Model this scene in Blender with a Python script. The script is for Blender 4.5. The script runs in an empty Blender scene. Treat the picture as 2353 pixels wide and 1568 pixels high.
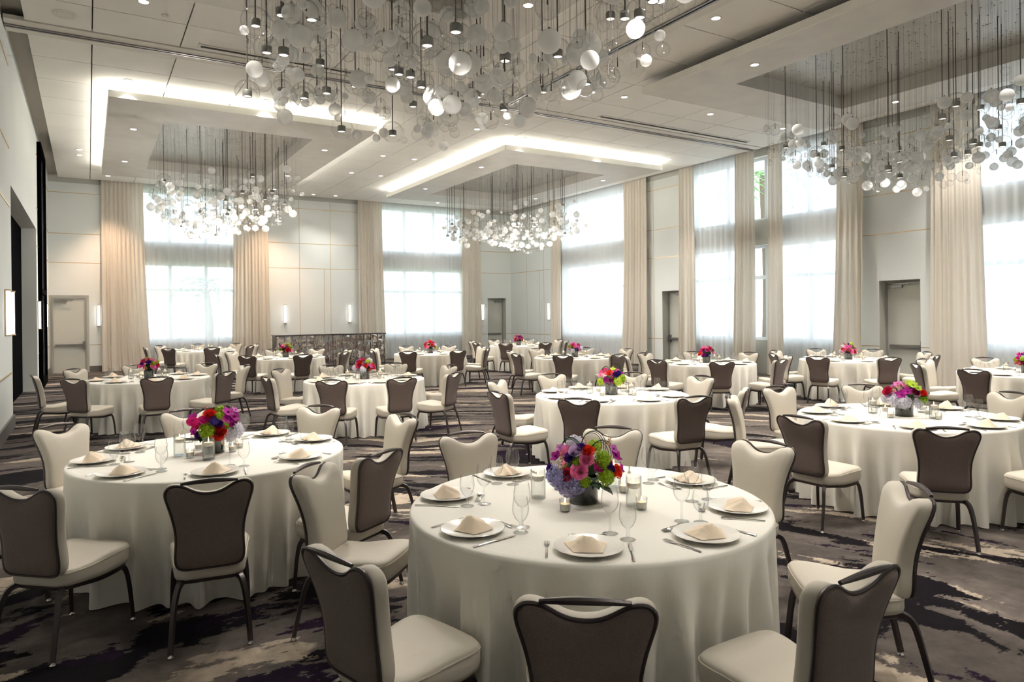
import bpy, math, random
from mathutils import Vector, Matrix
PI = math.pi
SC = bpy.context.scene
COL = SC.collection
random.seed(7)

# ------------------------------------------------------------------ camera, world, exposure
F_PX, YAW, PITCH, ROLL, PPY = 1600.7, 0.5468, -0.0011, 0.01069, 723.93
CAM_Z = 1.75
cd = bpy.data.cameras.new('camera')
cd.sensor_width = 36.0
cd.lens = F_PX / 2353 * 36.0
cd.shift_y = -(784 - PPY) / 2353
cd.clip_end = 300
cam = bpy.data.objects.new('camera', cd)
COL.objects.link(cam)
_f = Vector((math.sin(YAW) * math.cos(PITCH), math.cos(YAW) * math.cos(PITCH), math.sin(PITCH)))
_r = Vector((math.cos(YAW), -math.sin(YAW), 0))
_d = _f.cross(_r)
_rr = _r * math.cos(ROLL) + _d * math.sin(ROLL)
_dd = -_r * math.sin(ROLL) + _d * math.cos(ROLL)
cam.matrix_world = Matrix(((_rr.x, -_dd.x, -_f.x, 0), (_rr.y, -_dd.y, -_f.y, 0), (_rr.z, -_dd.z, -_f.z, CAM_Z), (0, 0, 0, 1)))
SC.camera = cam

W = bpy.data.worlds.new('sky')
SC.world = W
W.use_nodes = True
_bg = W.node_tree.nodes['Background']
_bg.inputs[0].default_value = (0.80, 0.90, 1.0, 1)
_bg.inputs[1].default_value = 2.05

DOWNLIGHT_W = 195.0
CHAND_W = 58.0
COVE_E = 24.0
WARM = (1.0, 0.94, 0.86)

vs = SC.view_settings
vs.view_transform = 'Standard'
vs.look = 'None'
vs.exposure = 1.15
vs.gamma = 1.0
vs.use_curve_mapping = False
cy = SC.cycles
cy.max_bounces = 7
cy.diffuse_bounces = 4
cy.adaptive_threshold = 0.1
cy.adaptive_min_samples = 16
cy.glossy_bounces = 3
cy.transmission_bounces = 4
cy.transparent_max_bounces = 28
cy.caustics_reflective = False
cy.caustics_refractive = False
cy.sample_clamp_indirect = 6.0
cy.use_denoising = True
cy.use_light_tree = False
cy.use_adaptive_sampling = True

# room figures (metres)
XL, XR, YB, YF = -1.06, 16.15, 26.6, -0.75
ZC = 6.25
LINES = (0.89, 3.56, 4.50, 5.82)

# ------------------------------------------------------------------ mesh helpers
class MB:
    def __init__(s):
        s.v = []; s.f = []
    def add(s, v, f):
        o = len(s.v); s.v += [tuple(p) for p in v]; s.f += [tuple(i + o for i in q) for q in f]; return s
    def box(s, x0, x1, y0, y1, z0, z1):
        v = [(x0, y0, z0), (x1, y0, z0), (x1, y1, z0), (x0, y1, z0), (x0, y0, z1), (x1, y0, z1), (x1, y1, z1), (x0, y1, z1)]
        return s.add(v, [(0, 3, 2, 1), (4, 5, 6, 7), (0, 1, 5, 4), (1, 2, 6, 5), (2, 3, 7, 6), (3, 0, 4, 7)])
    def lathe(s, prof, n=24, c=(0, 0, 0)):
        v = []; f = []
        for r, z in prof:
            for k in range(n):
                a = 2 * PI * k / n
                v.append((c[0] + r * math.cos(a), c[1] + r * math.sin(a), c[2] + z))
        for i in range(len(prof) - 1):
            for k in range(n):
                k2 = (k + 1) % n
                f.append((i * n + k, i * n + k2, (i + 1) * n + k2, (i + 1) * n + k))
        return s.add(v, f)
    def tube(s, pts, rad, n=8, closed=False, up=None):
        pts = [Vector(p) for p in pts]; m = len(pts)
        R = rad if callable(rad) else (lambda t: rad)
        v = []; f = []; prev = None
        for i, p in enumerate(pts):
            a = pts[(i - 1) % m] if (closed or i > 0) else p
            b = pts[(i + 1) % m] if (closed or i < m - 1) else p
            t = (b - a).normalized()
            if prev is None:
                u = Vector(up) if up else (Vector((0, 0, 1)) if abs(t.z) < .9 else Vector((1, 0, 0)))
            else:
                u = prev
            x = (u - t * u.dot(t)).normalized(); y = t.cross(x); prev = x
            r = R(i / max(1, m - 1))
            rx, ry = r if isinstance(r, tuple) else (r, r)
            for k in range(n):
                q = 2 * PI * (k + .5) / n
                v.append(tuple(p + x * (rx * math.cos(q)) + y * (ry * math.sin(q))))
        for i in range(m if closed else m - 1):
            j = (i + 1) % m
            for k in range(n):
                k2 = (k + 1) % n
                f.append((i * n + k, i * n + k2, j * n + k2, j * n + k))
        if not closed:
            f.append(tuple(range(n - 1, -1, -1))); f.append(tuple((m - 1) * n + k for k in range(n)))
        return s.add(v, f)
    def rings(s, outl, specs, fn, cap0=False, cap1=True):
        # outl: closed 2D outline; specs: list of (scale, h); fn(x, y, h, scale)->3D
        n = len(outl); v = []; f = []
        for sc, h in specs:
            for (a, b) in outl:
                v.append(fn(a, b, h, sc))
        for i in range(len(specs) - 1):
            for k in range(n):
                k2 = (k + 1) % n
                f.append((i * n + k, i * n + k2, (i + 1) * n + k2, (i + 1) * n + k))
        if cap1:
            f.append(tuple((len(specs) - 1) * n + k for k in range(n)))
        if cap0:
            f.append(tuple(range(n - 1, -1, -1)))
        return s.add(v, f)
    def sheet(s, fn, nu, nv):
        v = [fn(i / nu, j / nv) for j in range(nv + 1) for i in range(nu + 1)]
        f = [(j * (nu + 1) + i, j * (nu + 1) + i + 1, (j + 1) * (nu + 1) + i + 1, (j + 1) * (nu + 1) + i) for j in range(nv) for i in range(nu)]
        return s.add(v, f)
    def mesh(s, name, mat, smooth=True, ang=40):
        me = bpy.data.meshes.new(name)
        me.from_pydata(s.v, [], s.f)
        if mat: me.materials.append(mat)
        if smooth:
            me.polygons.foreach_set('use_smooth', [True] * len(me.polygons))
            me.set_sharp_from_angle(angle=math.radians(ang))
        me.update()
        return me

def catmull(pts, per=4, closed=False):
    out = []; n = len(pts)
    P = [Vector(p) for p in pts]
    for i in range(n if closed else n - 1):
        p1, p2 = P[i], P[(i + 1) % n]
        p0 = P[(i - 1) % n] if (closed or i > 0) else p1
        p3 = P[(i + 2) % n] if (closed or i + 2 < n) else p2
        for k in range(per):
            t = k / per
            out.append(0.5 * ((2 * p1) + (p2 - p0) * t + (2 * p0 - 5 * p1 + 4 * p2 - p3) * t * t + (3 * p1 - p0 - 3 * p2 + p3) * t ** 3))
    if not closed: out.append(P[-1])
    return [tuple(p) for p in out]

def put(name, me, parent=None, loc=None, rot=None, scale=None, **props):
    o = bpy.data.objects.new(name, me)
    COL.objects.link(o)
    if parent: o.parent = parent
    if loc: o.location = loc
    if rot is not None: o.rotation_euler = (0, 0, rot) if isinstance(rot, (int, float)) else tuple(rot)
    if scale is not None: o.scale = scale if isinstance(scale, (tuple, list)) else (scale,) * 3
    for k, v in props.items(): o[k] = v
    return o

def thing(name, label, category, loc=(0, 0, 0), rot=0, group=None, me=None, kind=None, scale=None):
    o = put(name, me, None, loc, rot, scale, label=label, category=category)
    if group: o['group'] = group
    if kind: o['kind'] = kind
    return o

def struct(name, me, label, category):
    return put(name, me, label=label, category=category, kind='structure')

# ------------------------------------------------------------------ materials
def new_mat(name):
    m = bpy.data.materials.new(name); m.use_nodes = True
    nt = m.node_tree; nt.nodes.clear()
    out = nt.nodes.new('ShaderNodeOutputMaterial')
    return m, nt, out
def srgb(r, g, b):
    f = lambda c: (c / 255 / 12.92) if c / 255 <= .04045 else ((c / 255 + .055) / 1.055) ** 2.4
    return (f(r), f(g), f(b), 1)
def principled(name, col, rough=.6, metal=0., spec=.5, bump=None, var=None, sheen=0., coat=0., sub=0.):
    m, nt, out = new_mat(name)
    b = nt.nodes.new('ShaderNodeBsdfPrincipled')
    b.inputs['Base Color'].default_value = col
    b.inputs['Roughness'].default_value = rough
    b.inputs['Metallic'].default_value = metal
    b.inputs['Specular IOR Level'].default_value = spec
    b.inputs['Sheen Weight'].default_value = sheen
    b.inputs['Coat Weight'].default_value = coat
    nt.links.new(b.outputs[0], out.inputs[0])
    if bump or var:
        tc = nt.nodes.new('ShaderNodeTexCoord')
    if bump:
        sc, st = bump[0], bump[1]
        mp = nt.nodes.new('ShaderNodeMapping'); mp.inputs['Scale'].default_value = bump[2] if len(bump) > 2 else (1, 1, 1)
        nz = nt.nodes.new('ShaderNodeTexNoise'); nz.inputs['Scale'].default_value = sc; nz.inputs['Detail'].default_value = 3
        bp = nt.nodes.new('ShaderNodeBump'); bp.inputs['Strength'].default_value = st; bp.inputs['Distance'].default_value = bump[3] if len(bump) > 3 else .004
        nt.links.new(tc.outputs['Object'], mp.inputs[0]); nt.links.new(mp.outputs[0], nz.inputs['Vector'])
        nt.links.new(nz.outputs['Fac'], bp.inputs['Height']); nt.links.new(bp.outputs[0], b.inputs['Normal'])
    if var:
        nz2 = nt.nodes.new('ShaderNodeTexNoise'); nz2.inputs['Scale'].default_value = var[0]; nz2.inputs['Detail'].default_value = 4
        rp = nt.nodes.new('ShaderNodeValToRGB')
        k = var[1]
        rp.color_ramp.elements[0].position = .3; rp.color_ramp.elements[1].position = .7
        rp.color_ramp.elements[0].color = (col[0] * (1 - k), col[1] * (1 - k), col[2] * (1 - k), 1)
        rp.color_ramp.elements[1].color = (min(1, col[0] * (1 + k)), min(1, col[1] * (1 + k)), min(1, col[2] * (1 + k)), 1)
        nt.links.new(tc.outputs['Object'], nz2.inputs['Vector']); nt.links.new(nz2.outputs['Fac'], rp.inputs[0]); nt.links.new(rp.outputs[0], b.inputs['Base Color'])
    return m
def emissive(name, col, strength, sampled=True):
    m, nt, out = new_mat(name)
    e = nt.nodes.new('ShaderNodeEmission'); e.inputs[0].default_value = (*col, 1) if len(col) == 3 else col; e.inputs[1].default_value = strength
    nt.links.new(e.outputs[0], out.inputs[0])
    if not sampled: m.cycles.emission_sampling = 'NONE'
    return m
def thin_glass(name, tint=(.98, .985, .985), edge=(.34, .37, .37), refl=.22, blend=.12, epow=3.6, base=.05):
    m, nt, out = new_mat(name)
    lw = nt.nodes.new('ShaderNodeLayerWeight'); lw.inputs[0].default_value = .5
    pw = nt.nodes.new('ShaderNodeMath'); pw.operation = 'POWER'; pw.inputs[1].default_value = epow
    mx = nt.nodes.new('ShaderNodeMixRGB'); mx.inputs[1].default_value = (*tint, 1); mx.inputs[2].default_value = (*edge, 1)
    tr = nt.nodes.new('ShaderNodeBsdfTransparent'); gl = nt.nodes.new('ShaderNodeBsdfGlossy'); gl.inputs['Roughness'].default_value = .05
    rf = nt.nodes.new('ShaderNodeLayerWeight'); rf.inputs[0].default_value = .5
    p2 = nt.nodes.new('ShaderNodeMath'); p2.operation = 'POWER'; p2.inputs[1].default_value = 5.0
    m2 = nt.nodes.new('ShaderNodeMath'); m2.operation = 'MULTIPLY_ADD'; m2.inputs[1].default_value = refl * 3; m2.inputs[2].default_value = base
    ms = nt.nodes.new('ShaderNodeMixShader')
    nt.links.new(lw.outputs['Facing'], pw.inputs[0]); nt.links.new(pw.outputs[0], mx.inputs[0]); nt.links.new(mx.outputs[0], tr.inputs[0])
    nt.links.new(rf.outputs['Facing'], p2.inputs[0]); nt.links.new(p2.outputs[0], m2.inputs[0])
    nt.links.new(m2.outputs[0], ms.inputs[0]); nt.links.new(tr.outputs[0], ms.inputs[1]); nt.links.new(gl.outputs[0], ms.inputs[2])
    nt.links.new(ms.outputs[0], out.inputs[0])
    return m
def fabric_sheer(name, col, transp, transl, weave=0.):
    m, nt, out = new_mat(name)
    d = nt.nodes.new('ShaderNodeBsdfDiffuse'); d.inputs[0].default_value = col
    t = nt.nodes.new('ShaderNodeBsdfTranslucent'); t.inputs[0].default_value = col
    p = nt.nodes.new('ShaderNodeBsdfTransparent')
    a = nt.nodes.new('ShaderNodeMixShader'); a.inputs[0].default_value = transl
    b = nt.nodes.new('ShaderNodeMixShader'); b.inputs[0].default_value = transp
    nt.links.new(d.outputs[0], a.inputs[1]); nt.links.new(t.outputs[0], a.inputs[2])
    nt.links.new(a.outputs[0], b.inputs[1]); nt.links.new(p.outputs[0], b.inputs[2]); nt.links.new(b.outputs[0], out.inputs[0])
    return m

MAT = {}
MAT['wall'] = principled('wall_covering', srgb(236, 240, 238), .75, var=(.35, .03), bump=(60, .15))
MAT['wallcore'] = principled('wall_core_paint', srgb(196, 196, 188), .8)
MAT['brass'] = principled('brushed_brass', srgb(206, 176, 128), .38, metal=.7)
MAT['base'] = principled('grey_baseboard', srgb(104, 100, 98), .6)
MAT['tile'] = principled('mineral_fibre_tile', srgb(242, 239, 232), .9, bump=(90, .2), var=(1.3, .02))
MAT['grid'] = principled('ceiling_backing', srgb(186, 180, 170), .9)
MAT['white'] = principled('white_paint', srgb(228, 224, 214), .7)
MAT['fascia'] = principled('fascia_gloss_white', srgb(250, 248, 240), .5)
MAT['coffer'] = principled('coffer_plaster', srgb(216, 212, 204), .55, var=(2.2, .05), bump=(3, .15))
MAT['recess'] = principled('coffer_recess_foil', srgb(184, 180, 172), .35, metal=.25, var=(3., .08), bump=(5, .2))
MAT['doorpaint'] = principled('door_paint', srgb(206, 206, 198), .5)
MAT['doorframe'] = principled('door_frame_paint', srgb(158, 158, 152), .5)
MAT['steel'] = principled('brushed_steel', srgb(150, 148, 146), .35, metal=.9)
MAT['chrome'] = principled('polished_steel', srgb(205, 203, 200), .12, metal=1.)
MAT['black'] = principled('black_panel', srgb(3, 3, 5), .95, spec=.02)
MAT['slot'] = principled('dark_slot', srgb(40, 38, 36), .8)
MAT['drape'] = fabric_sheer('sateen_drape', srgb(230, 222, 210), 0., .12)
MAT['sheer'] = fabric_sheer('white_sheer', (.88, .90, .92, 1), .17, .42)
MAT['valance'] = principled('spandrel_paint', srgb(206, 204, 198), .8)
MAT['winframe'] = principled('window_frame_white', srgb(222, 224, 226), .5)
MAT['pane'] = thin_glass('window_pane', (.96, .98, .98), (.8, .85, .85), .1, .1)
MAT['cloth'] = principled('ivory_tablecloth', srgb(238, 234, 224), .8, spec=.2, bump=(42, .35, (1, 1, .35), .003), sheen=.1)
MAT['cream'] = principled('cream_upholstery', srgb(204, 196, 182), .55, spec=.35, bump=(350, .12, (1, 1, 1), .001))
MAT['taupe'] = principled('taupe_weave', srgb(116, 101, 94), .8, spec=.25, bump=(260, .9, (1, 1, 1), .003), var=(220, .16), sheen=.15)
MAT['gunmetal'] = principled('gunmetal_frame', srgb(84, 78, 77), .32, metal=.8)
MAT['seam'] = principled('cream_piping', srgb(206, 196, 176), .7)
MAT['china'] = principled('white_china', srgb(244, 240, 232), .18, spec=.6, coat=.3)
MAT['napkin'] = principled('ivory_linen', srgb(240, 221, 196), .85, bump=(120, .25, (1, 1, 1), .001))
MAT['silver'] = principled('silver_cutlery', srgb(196, 192, 186), .16, metal=1.)
MAT['glass'] = thin_glass('clear_glass', (.985, .99, .99), (.10, .12, .12), .3, .12, 4.4, .085)
MAT['water'] = thin_glass('candle_water', (.96, .97, .96), (.8, .82, .8), .12, .2)
MAT['vase'] = principled('dark_green_glass', srgb(22, 34, 26), .06, spec=.8, coat=.5)
MAT['wax'] = principled('white_wax', srgb(248, 240, 224), .5)
MAT['flame'] = emissive('candle_flame', (1., .62, .25), 9., False)
MAT['lens'] = emissive('downlight_lens', (1., .95, .86), 7., False)
MAT['chlens'] = emissive('chandelier_lens', (1., .93, .82), 1.1, False)
MAT['cove'] = emissive('cove_light_strip', (1., .97, .86), COVE_E)
MAT['sconce'] = emissive('sconce_tube', (.92, .97, 1.), 1.7)
MAT['globe'] = thin_glass('blown_clear_glass', (.99, .99, .985), (.70, .70, .69), .42, .12, 4.0)
MAT['cable'] = principled('steel_cable', srgb(150, 145, 138), .5, metal=.4)
MAT['rod'] = principled('dark_rod', srgb(96, 90, 86), .5, metal=.3)
MAT['can'] = principled('nickel_can', srgb(158, 158, 152), .45, metal=.3)
def frosted():
    m, nt, out = new_mat('frosted_glass')
    d = nt.nodes.new('ShaderNodeBsdfDiffuse'); d.inputs[0].default_value = (.97, .97, .96, 1)
    t = nt.nodes.new('ShaderNodeBsdfTranslucent'); t.inputs[0].default_value = (.95, .95, .94, 1)
    p = nt.nodes.new('ShaderNodeBsdfTransparent'); p.inputs[0].default_value = (.96, .96, .95, 1)
    a = nt.nodes.new('ShaderNodeMixShader'); a.inputs[0].default_value = .55
    b = nt.nodes.new('ShaderNodeMixShader')
    lw = nt.nodes.new('ShaderNodeLayerWeight'); lw.inputs[0].default_value = .35
    mr = nt.nodes.new('ShaderNodeMapRange'); mr.inputs['To Min'].default_value = .40; mr.inputs['To Max'].default_value = .05
    nt.links.new(lw.outputs['Facing'], mr.inputs['Value']); nt.links.new(mr.outputs[0], b.inputs[0])
    nt.links.new(d.outputs[0], a.inputs[1]); nt.links.new(t.outputs[0], a.inputs[2])
    nt.links.new(a.outputs[0], b.inputs[1]); nt.links.new(p.outputs[0], b.inputs[2]); nt.links.new(b.outputs[0], out.inputs[0])
    return m
MAT['frost'] = frosted()
def mirror_mat():
    m, nt, out = new_mat('antique_mirror')
    b = nt.nodes.new('ShaderNodeBsdfPrincipled'); b.inputs['Base Color'].default_value = srgb(205, 200, 198); b.inputs['Metallic'].default_value = 1.; b.inputs['Roughness'].default_value = .07
    tc = nt.nodes.new('ShaderNodeTexCoord'); nz = nt.nodes.new('ShaderNodeTexNoise'); nz.inputs['Scale'].default_value = 2.6; nz.inputs['Detail'].default_value = 1
    bp = nt.nodes.new('ShaderNodeBump'); bp.inputs['Strength'].default_value = .35; bp.inputs['Distance'].default_value = .12
    nt.links.new(tc.outputs['Object'], nz.inputs['Vector']); nt.links.new(nz.outputs['Fac'], bp.inputs['Height']); nt.links.new(bp.outputs[0], b.inputs['Normal'])
    nt.links.new(b.outputs[0], out.inputs[0])
    return m
MAT['mirror'] = mirror_mat()
def carpet_mat():
    m, nt, out = new_mat('swirl_carpet')
    N = nt.nodes.new; L = nt.links.new
    b = N('ShaderNodeBsdfPrincipled'); b.inputs['Roughness'].default_value = .95; b.inputs['Specular IOR Level'].default_value = .1
    tc = N('ShaderNodeTexCoord')
    # woven steps: snap the position to a fine grid so that edges look tufted
    sn = N('ShaderNodeVectorMath'); sn.operation = 'SNAP'; sn.inputs[1].default_value = (.012, .012, 1)
    L(tc.outputs['Object'], sn.inputs[0])
    nz0 = N('ShaderNodeTexNoise'); nz0.inputs['Scale'].default_value = .35; nz0.inputs['Detail'].default_value = 2
    L(sn.outputs[0], nz0.inputs['Vector'])
    wob = N('ShaderNodeVectorMath'); wob.operation = 'MULTIPLY_ADD'; wob.inputs[1].default_value = (1.6, 1.6, 0); L(nz0.outputs['Color'], wob.inputs[0]); L(sn.outputs[0], wob.inputs[2])
    sub = N('ShaderNodeVectorMath'); sub.operation = 'SUBTRACT'; sub.inputs[1].default_value = (1.1, 2.5, 0); L(wob.outputs[0], sub.inputs[0])
    sx = N('ShaderNodeSeparateXYZ'); L(sub.outputs[0], sx.inputs[0])
    at = N('ShaderNodeMath'); at.operation = 'ARCTAN2'; L(sx.outputs[1], at.inputs[0]); L(sx.outputs[0], at.inputs[1])
    ln = N('ShaderNodeVectorMath'); ln.operation = 'LENGTH'; L(sub.outputs[0], ln.inputs[0])
    def polar(ka, kr, off):
        c = N('ShaderNodeCombineXYZ'); c.inputs[2].default_value = off
        m1 = N('ShaderNodeMath'); m1.operation = 'MULTIPLY'; m1.inputs[1].default_value = ka; L(at.outputs[0], m1.inputs[0])
        m2 = N('ShaderNodeMath'); m2.operation = 'MULTIPLY'; m2.inputs[1].default_value = kr; L(ln.outputs['Value'], m2.inputs[0])
        L(m1.outputs[0], c.inputs[0]); L(m2.outputs[0], c.inputs[1]); return c
    def noise(vec, sc, det, rough=.55):
        n = N('ShaderNodeTexNoise'); n.inputs['Scale'].default_value = sc; n.inputs['Detail'].default_value = det; n.inputs['Roughness'].default_value = rough; L(vec.outputs[0], n.inputs['Vector']); return n
    jag = N('ShaderNodeTexNoise'); jag.inputs['Scale'].default_value = 16; jag.inputs['Detail'].default_value = 4; jag.inputs['Roughness'].default_value = .75
    jm = N('ShaderNodeMapping'); jm.inputs['Rotation'].default_value = (0, 0, .5); jm.inputs['Scale'].default_value = (.55, 1.5, 1); L(sn.outputs[0], jm.inputs[0]); L(jm.outputs[0], jag.inputs['Vector'])
    def band(ka, kr, off, lo, hi, det=4, jw=.16):
        n = noise(polar(ka, kr, off), 1., det, .6)
        a = N('ShaderNodeMath'); a.operation = 'MULTIPLY_ADD'; a.inputs[1].default_value = jw; L(jag.outputs['Fac'], a.inputs[0]); L(n.outputs['Fac'], a.inputs[2])
        r = N('ShaderNodeMapRange'); r.inputs['From Min'].default_value = lo; r.inputs['From Max'].default_value = hi; L(a.outputs[0], r.inputs['Value']); return r
    def mix(fac, c1, c2):
        x = N('ShaderNodeMixRGB'); L(fac.outputs[0], x.inputs[0])
        for i, c in ((1, c1), (2, c2)):
            if isinstance(c, tuple): x.inputs[i].default_value = c
            else: L(c.outputs[0], x.inputs[i])
        return x
    greys = mix(band(2.2, 1.6, 1., .5, .72, 4, .1), srgb(80, 74, 70), srgb(112, 103, 97))
    c1 = mix(band(3.2, 2.1, 4., .655, .675), greys, srgb(164, 150, 134))
    c2 = mix(band(2.6, 1.7, 7., .625, .64), c1, srgb(20, 16, 20))
    c3 = mix(band(2.9, 2.0, 13., .675, .69), c2, srgb(30, 17, 34))
    mo = N('ShaderNodeTexNoise'); mo.inputs['Scale'].default_value = 7; mo.inputs['Detail'].default_value = 6; mo.inputs['Roughness'].default_value = .7; L(sn.outputs[0], mo.inputs['Vector'])
    mm = N('ShaderNodeMapRange'); mm.inputs['From Min'].default_value = .3; mm.inputs['From Max'].default_value = .7; mm.inputs['To Min'].default_value = .72; mm.inputs['To Max'].default_value = 1.28; L(mo.outputs['Fac'], mm.inputs['Value'])
    hv = N('ShaderNodeHueSaturation'); L(mm.outputs[0], hv.inputs['Value']); L(c3.outputs[0], hv.inputs['Color'])
    L(hv.outputs[0], b.inputs['Base Color'])
    nb = N('ShaderNodeTexNoise'); nb.inputs['Scale'].default_value = 260; L(tc.outputs['Object'], nb.inputs['Vector'])
    bp = N('ShaderNodeBump'); bp.inputs['Strength'].default_value = .5; bp.inputs['Distance'].default_value = .006; L(nb.outputs['Fac'], bp.inputs['Height']); L(bp.outputs[0], b.inputs['Normal'])
    L(b.outputs[0], out.inputs[0])
    return m
MAT['carpet'] = carpet_mat()
_pet = {}
def petal(r, g, b):
    k = (r, g, b)
    if k not in _pet:
        m, nt, out = new_mat('petal_%d_%d_%d' % k)
        p = nt.nodes.new('ShaderNodeBsdfPrincipled'); p.inputs['Base Color'].default_value = srgb(r, g, b); p.inputs['Roughness'].default_value = .6; p.inputs['Specular IOR Level'].default_value = .25
        t = nt.nodes.new('ShaderNodeBsdfTranslucent'); t.inputs[0].default_value = srgb(r, g, b)
        s = nt.nodes.new('ShaderNodeMixShader'); s.inputs[0].default_value = .35
        nt.links.new(p.outputs[0], s.inputs[1]); nt.links.new(t.outputs[0], s.inputs[2]); nt.links.new(s.outputs[0], out.inputs[0])
        ge = nt.nodes.new('ShaderNodeNewGeometry'); mr = nt.nodes.new('ShaderNodeMapRange'); mr.inputs['To Min'].default_value = .72; mr.inputs['To Max'].default_value = 1.25
        hs_ = nt.nodes.new('ShaderNodeHueSaturation'); hs_.inputs['Color'].default_value = srgb(r, g, b)
        nt.links.new(ge.outputs['Random Per Island'], mr.inputs['Value']); nt.links.new(mr.outputs[0], hs_.inputs['Value']); nt.links.new(hs_.outputs[0], p.inputs['Base Color']); nt.links.new(hs_.outputs[0], t.inputs[0])
        _pet[k] = m
    return _pet[k]

def boxmesh(name, mat, *b, smooth=False):
    return MB().box(*b).mesh(name, mat, smooth)

# ------------------------------------------------------------------ room shell
floor = struct('floor', MB().add([(XL - 1, YF - .5, 0), (XR + .6, YF - .5, 0), (XR + .6, YB + .5, 0), (XL - 1, YB + .5, 0)], [(0, 1, 2, 3)]).mesh('floor', MAT['carpet'], False), 'taupe, beige and dark plum swirl carpet across the ballroom', 'carpet')

def holed(a0, a1, z0, z1, holes, depth0, depth1, axis):
    """wall slab with rectangular holes; axis 'x': runs along x at y depth0..depth1; 'y': runs along y"""
    As = sorted({a0, a1} | {h[i] for h in holes for i in (0, 1) if a0 < h[i] < a1})
    Zs = sorted({z0, z1} | {h[i] for h in holes for i in (2, 3) if z0 < h[i] < z1})
    mb = MB()
    for i in range(len(As) - 1):
        run = None
        for j in range(len(Zs) - 1):
            ca, cz = (As[i] + As[i + 1]) / 2, (Zs[j] + Zs[j + 1]) / 2
            solid = not any(h[0] < ca < h[1] and h[2] < cz < h[3] for h in holes)
            if solid:
                if axis == 'x': mb.box(As[i], As[i + 1], depth0, depth1, Zs[j], Zs[j + 1])
                else: mb.box(depth0, depth1, As[i], As[i + 1], Zs[j], Zs[j + 1])
    return mb

WTOP = 6.55
SILL, HEAD1, SP1, HEAD2 = .95, 3.62, 4.32, 6.1
WB = [(1.3, 4.75), (9.85, 13.8)]                       # windows of the back wall (x ranges)
WR = [(18.75, 22.6), (10.3, 15.75), (3.6, 7.75)]   # windows of the right wall (y ranges)
DOOR_H = 2.45
D_BACK_FLUSH = (-1.0, -.03)
D_BACK = (14.94, 15.87)
D_R = [(16.05, 17.0), (8.68, 9.65)]
holes_b = [(a, b, SILL, HEAD1) for a, b in WB] + [(a, b, SP1, HEAD2) for a, b in WB] + [(D_BACK[0], D_BACK[1], 0, DOOR_H), (D_BACK_FLUSH[0], D_BACK_FLUSH[1], 0, DOOR_H)]
wall_back = struct('wall_back', holed(XL - .9, XR + .4, 0, WTOP, holes_b, YB, YB + .4, 'x').mesh('wall_back', MAT['wallcore'], False), 'pale back wall with brass joints, two tall curtained windows', 'wall')
holes_r = [(a, b, SILL, HEAD1) for a, b in WR] + [(a, b, SP1, HEAD2) for a, b in WR] + [(a, b, 0, DOOR_H) for a, b in D_R]
wall_right = struct('wall_right', holed(YF, YB, 0, WTOP, holes_r, XR, XR + .4, 'y').mesh('wall_right', MAT['wallcore'], False), 'pale window wall with brass joints and recessed doors', 'wall')
OPEN = (13.96, 20.5, 0, 3.95)
wall_left = struct('wall_left', holed(YF, YB, 0, WTOP, [OPEN], XL - .3, XL, 'y').mesh('wall_left', MAT['wall'], False), 'pale panelled wall with dark tall opening and brass joints', 'wall')
wall_front = struct('wall_front', boxmesh('wall_front', MAT['wall'], XL - .3, XR + .4, YF - .3, YF, 0, WTOP), 'pale wall closing the ballroom behind the viewpoint', 'wall')
thing('folding_partition', 'black closed partition filling the tall opening in the pale side wall', 'partition', me=boxmesh('folding_partition', MAT['black'], XL - .42, XL - .30, OPEN[0] - .2, OPEN[1] + .2, 0, 4.2))

# wall panels and brass joints, as pieces of their wall
def brass(parent, *b):
    put('brass_strip', boxmesh('brass_strip', MAT['brass'], *b), parent)
def panelled(parent, axis, face, sgn, a0, a1, verts_full, verts_low, door=None, top=6.15):
    """panels on a wall face between a0..a1; sgn is the way to the room"""
    zs = [0.2, *LINES, top]
    g = .009
    def slab(p0, p1, z0, z1, t0, t1):
        q = (min(face + sgn * t0, face + sgn * t1), max(face + sgn * t0, face + sgn * t1))
        return (p0, p1, q[0], q[1], z0, z1) if axis == 'x' else (q[0], q[1], p0, p1, z0, z1)
    for k in range(5):
        cuts = [a0] + sorted(v for v in verts_full + (verts_low if zs[k + 1] <= 3.6 else []) if a0 < v < a1) + [a1]
        for i in range(len(cuts) - 1):
            p0, p1 = cuts[i], cuts[i + 1]
            l, r, z0, z1 = p0 + (g if i else 0), p1 - (g if i < len(cuts) - 2 else 0), zs[k] + (g if k else 0), zs[k + 1] - g
            rects = [(l, r, z0, z1)]
            if door and z0 < door[2] and l < door[1] and r > door[0]:
                rects = [x for x in ((l, door[0], z0, z1), (door[1], r, z0, z1), (max(l, door[0]), min(r, door[1]), max(z0, door[2]), z1)) if x[1] - x[0] > .02 and x[3] - x[2] > .02]
            for q in rects:
                put('panel', boxmesh('panel', MAT['wall'], *slab(q[0], q[1], q[2], q[3], 0, .016)), parent)
    for z in LINES:
        segs = [(a0, a1)]
        if door and z < door[2]: segs = [(a0, door[0]), (door[1], a1)]
        for s0, s1 in segs:
            if s1 - s0 > .03: brass(parent, *slab(s0, s1, z - g, z + g, 0, .012))
    for v in verts_full: brass(parent, *slab(v - g, v + g, .2, top, 0, .013))
    for v in verts_low: brass(parent, *slab(v - g, v + g, .2, 3.55, 0, .013))
panelled(wall_back, 'x', YB, -1, XL, .55, [], [], (D_BACK_FLUSH[0] - .06, D_BACK_FLUSH[1] + .06, DOOR_H + .06))
panelled(wall_back, 'x', YB, -1, 5.35, 9.35, [6.83, 8.01], [7.76])
panelled(wall_back, 'x', YB, -1, 14.3, XR, [], [], (D_BACK[0], D_BACK[1], DOOR_H))
panelled(wall_right, 'y', XR, -1, 23.0, YB, [25.25, 23.94], [24.27])
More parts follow.
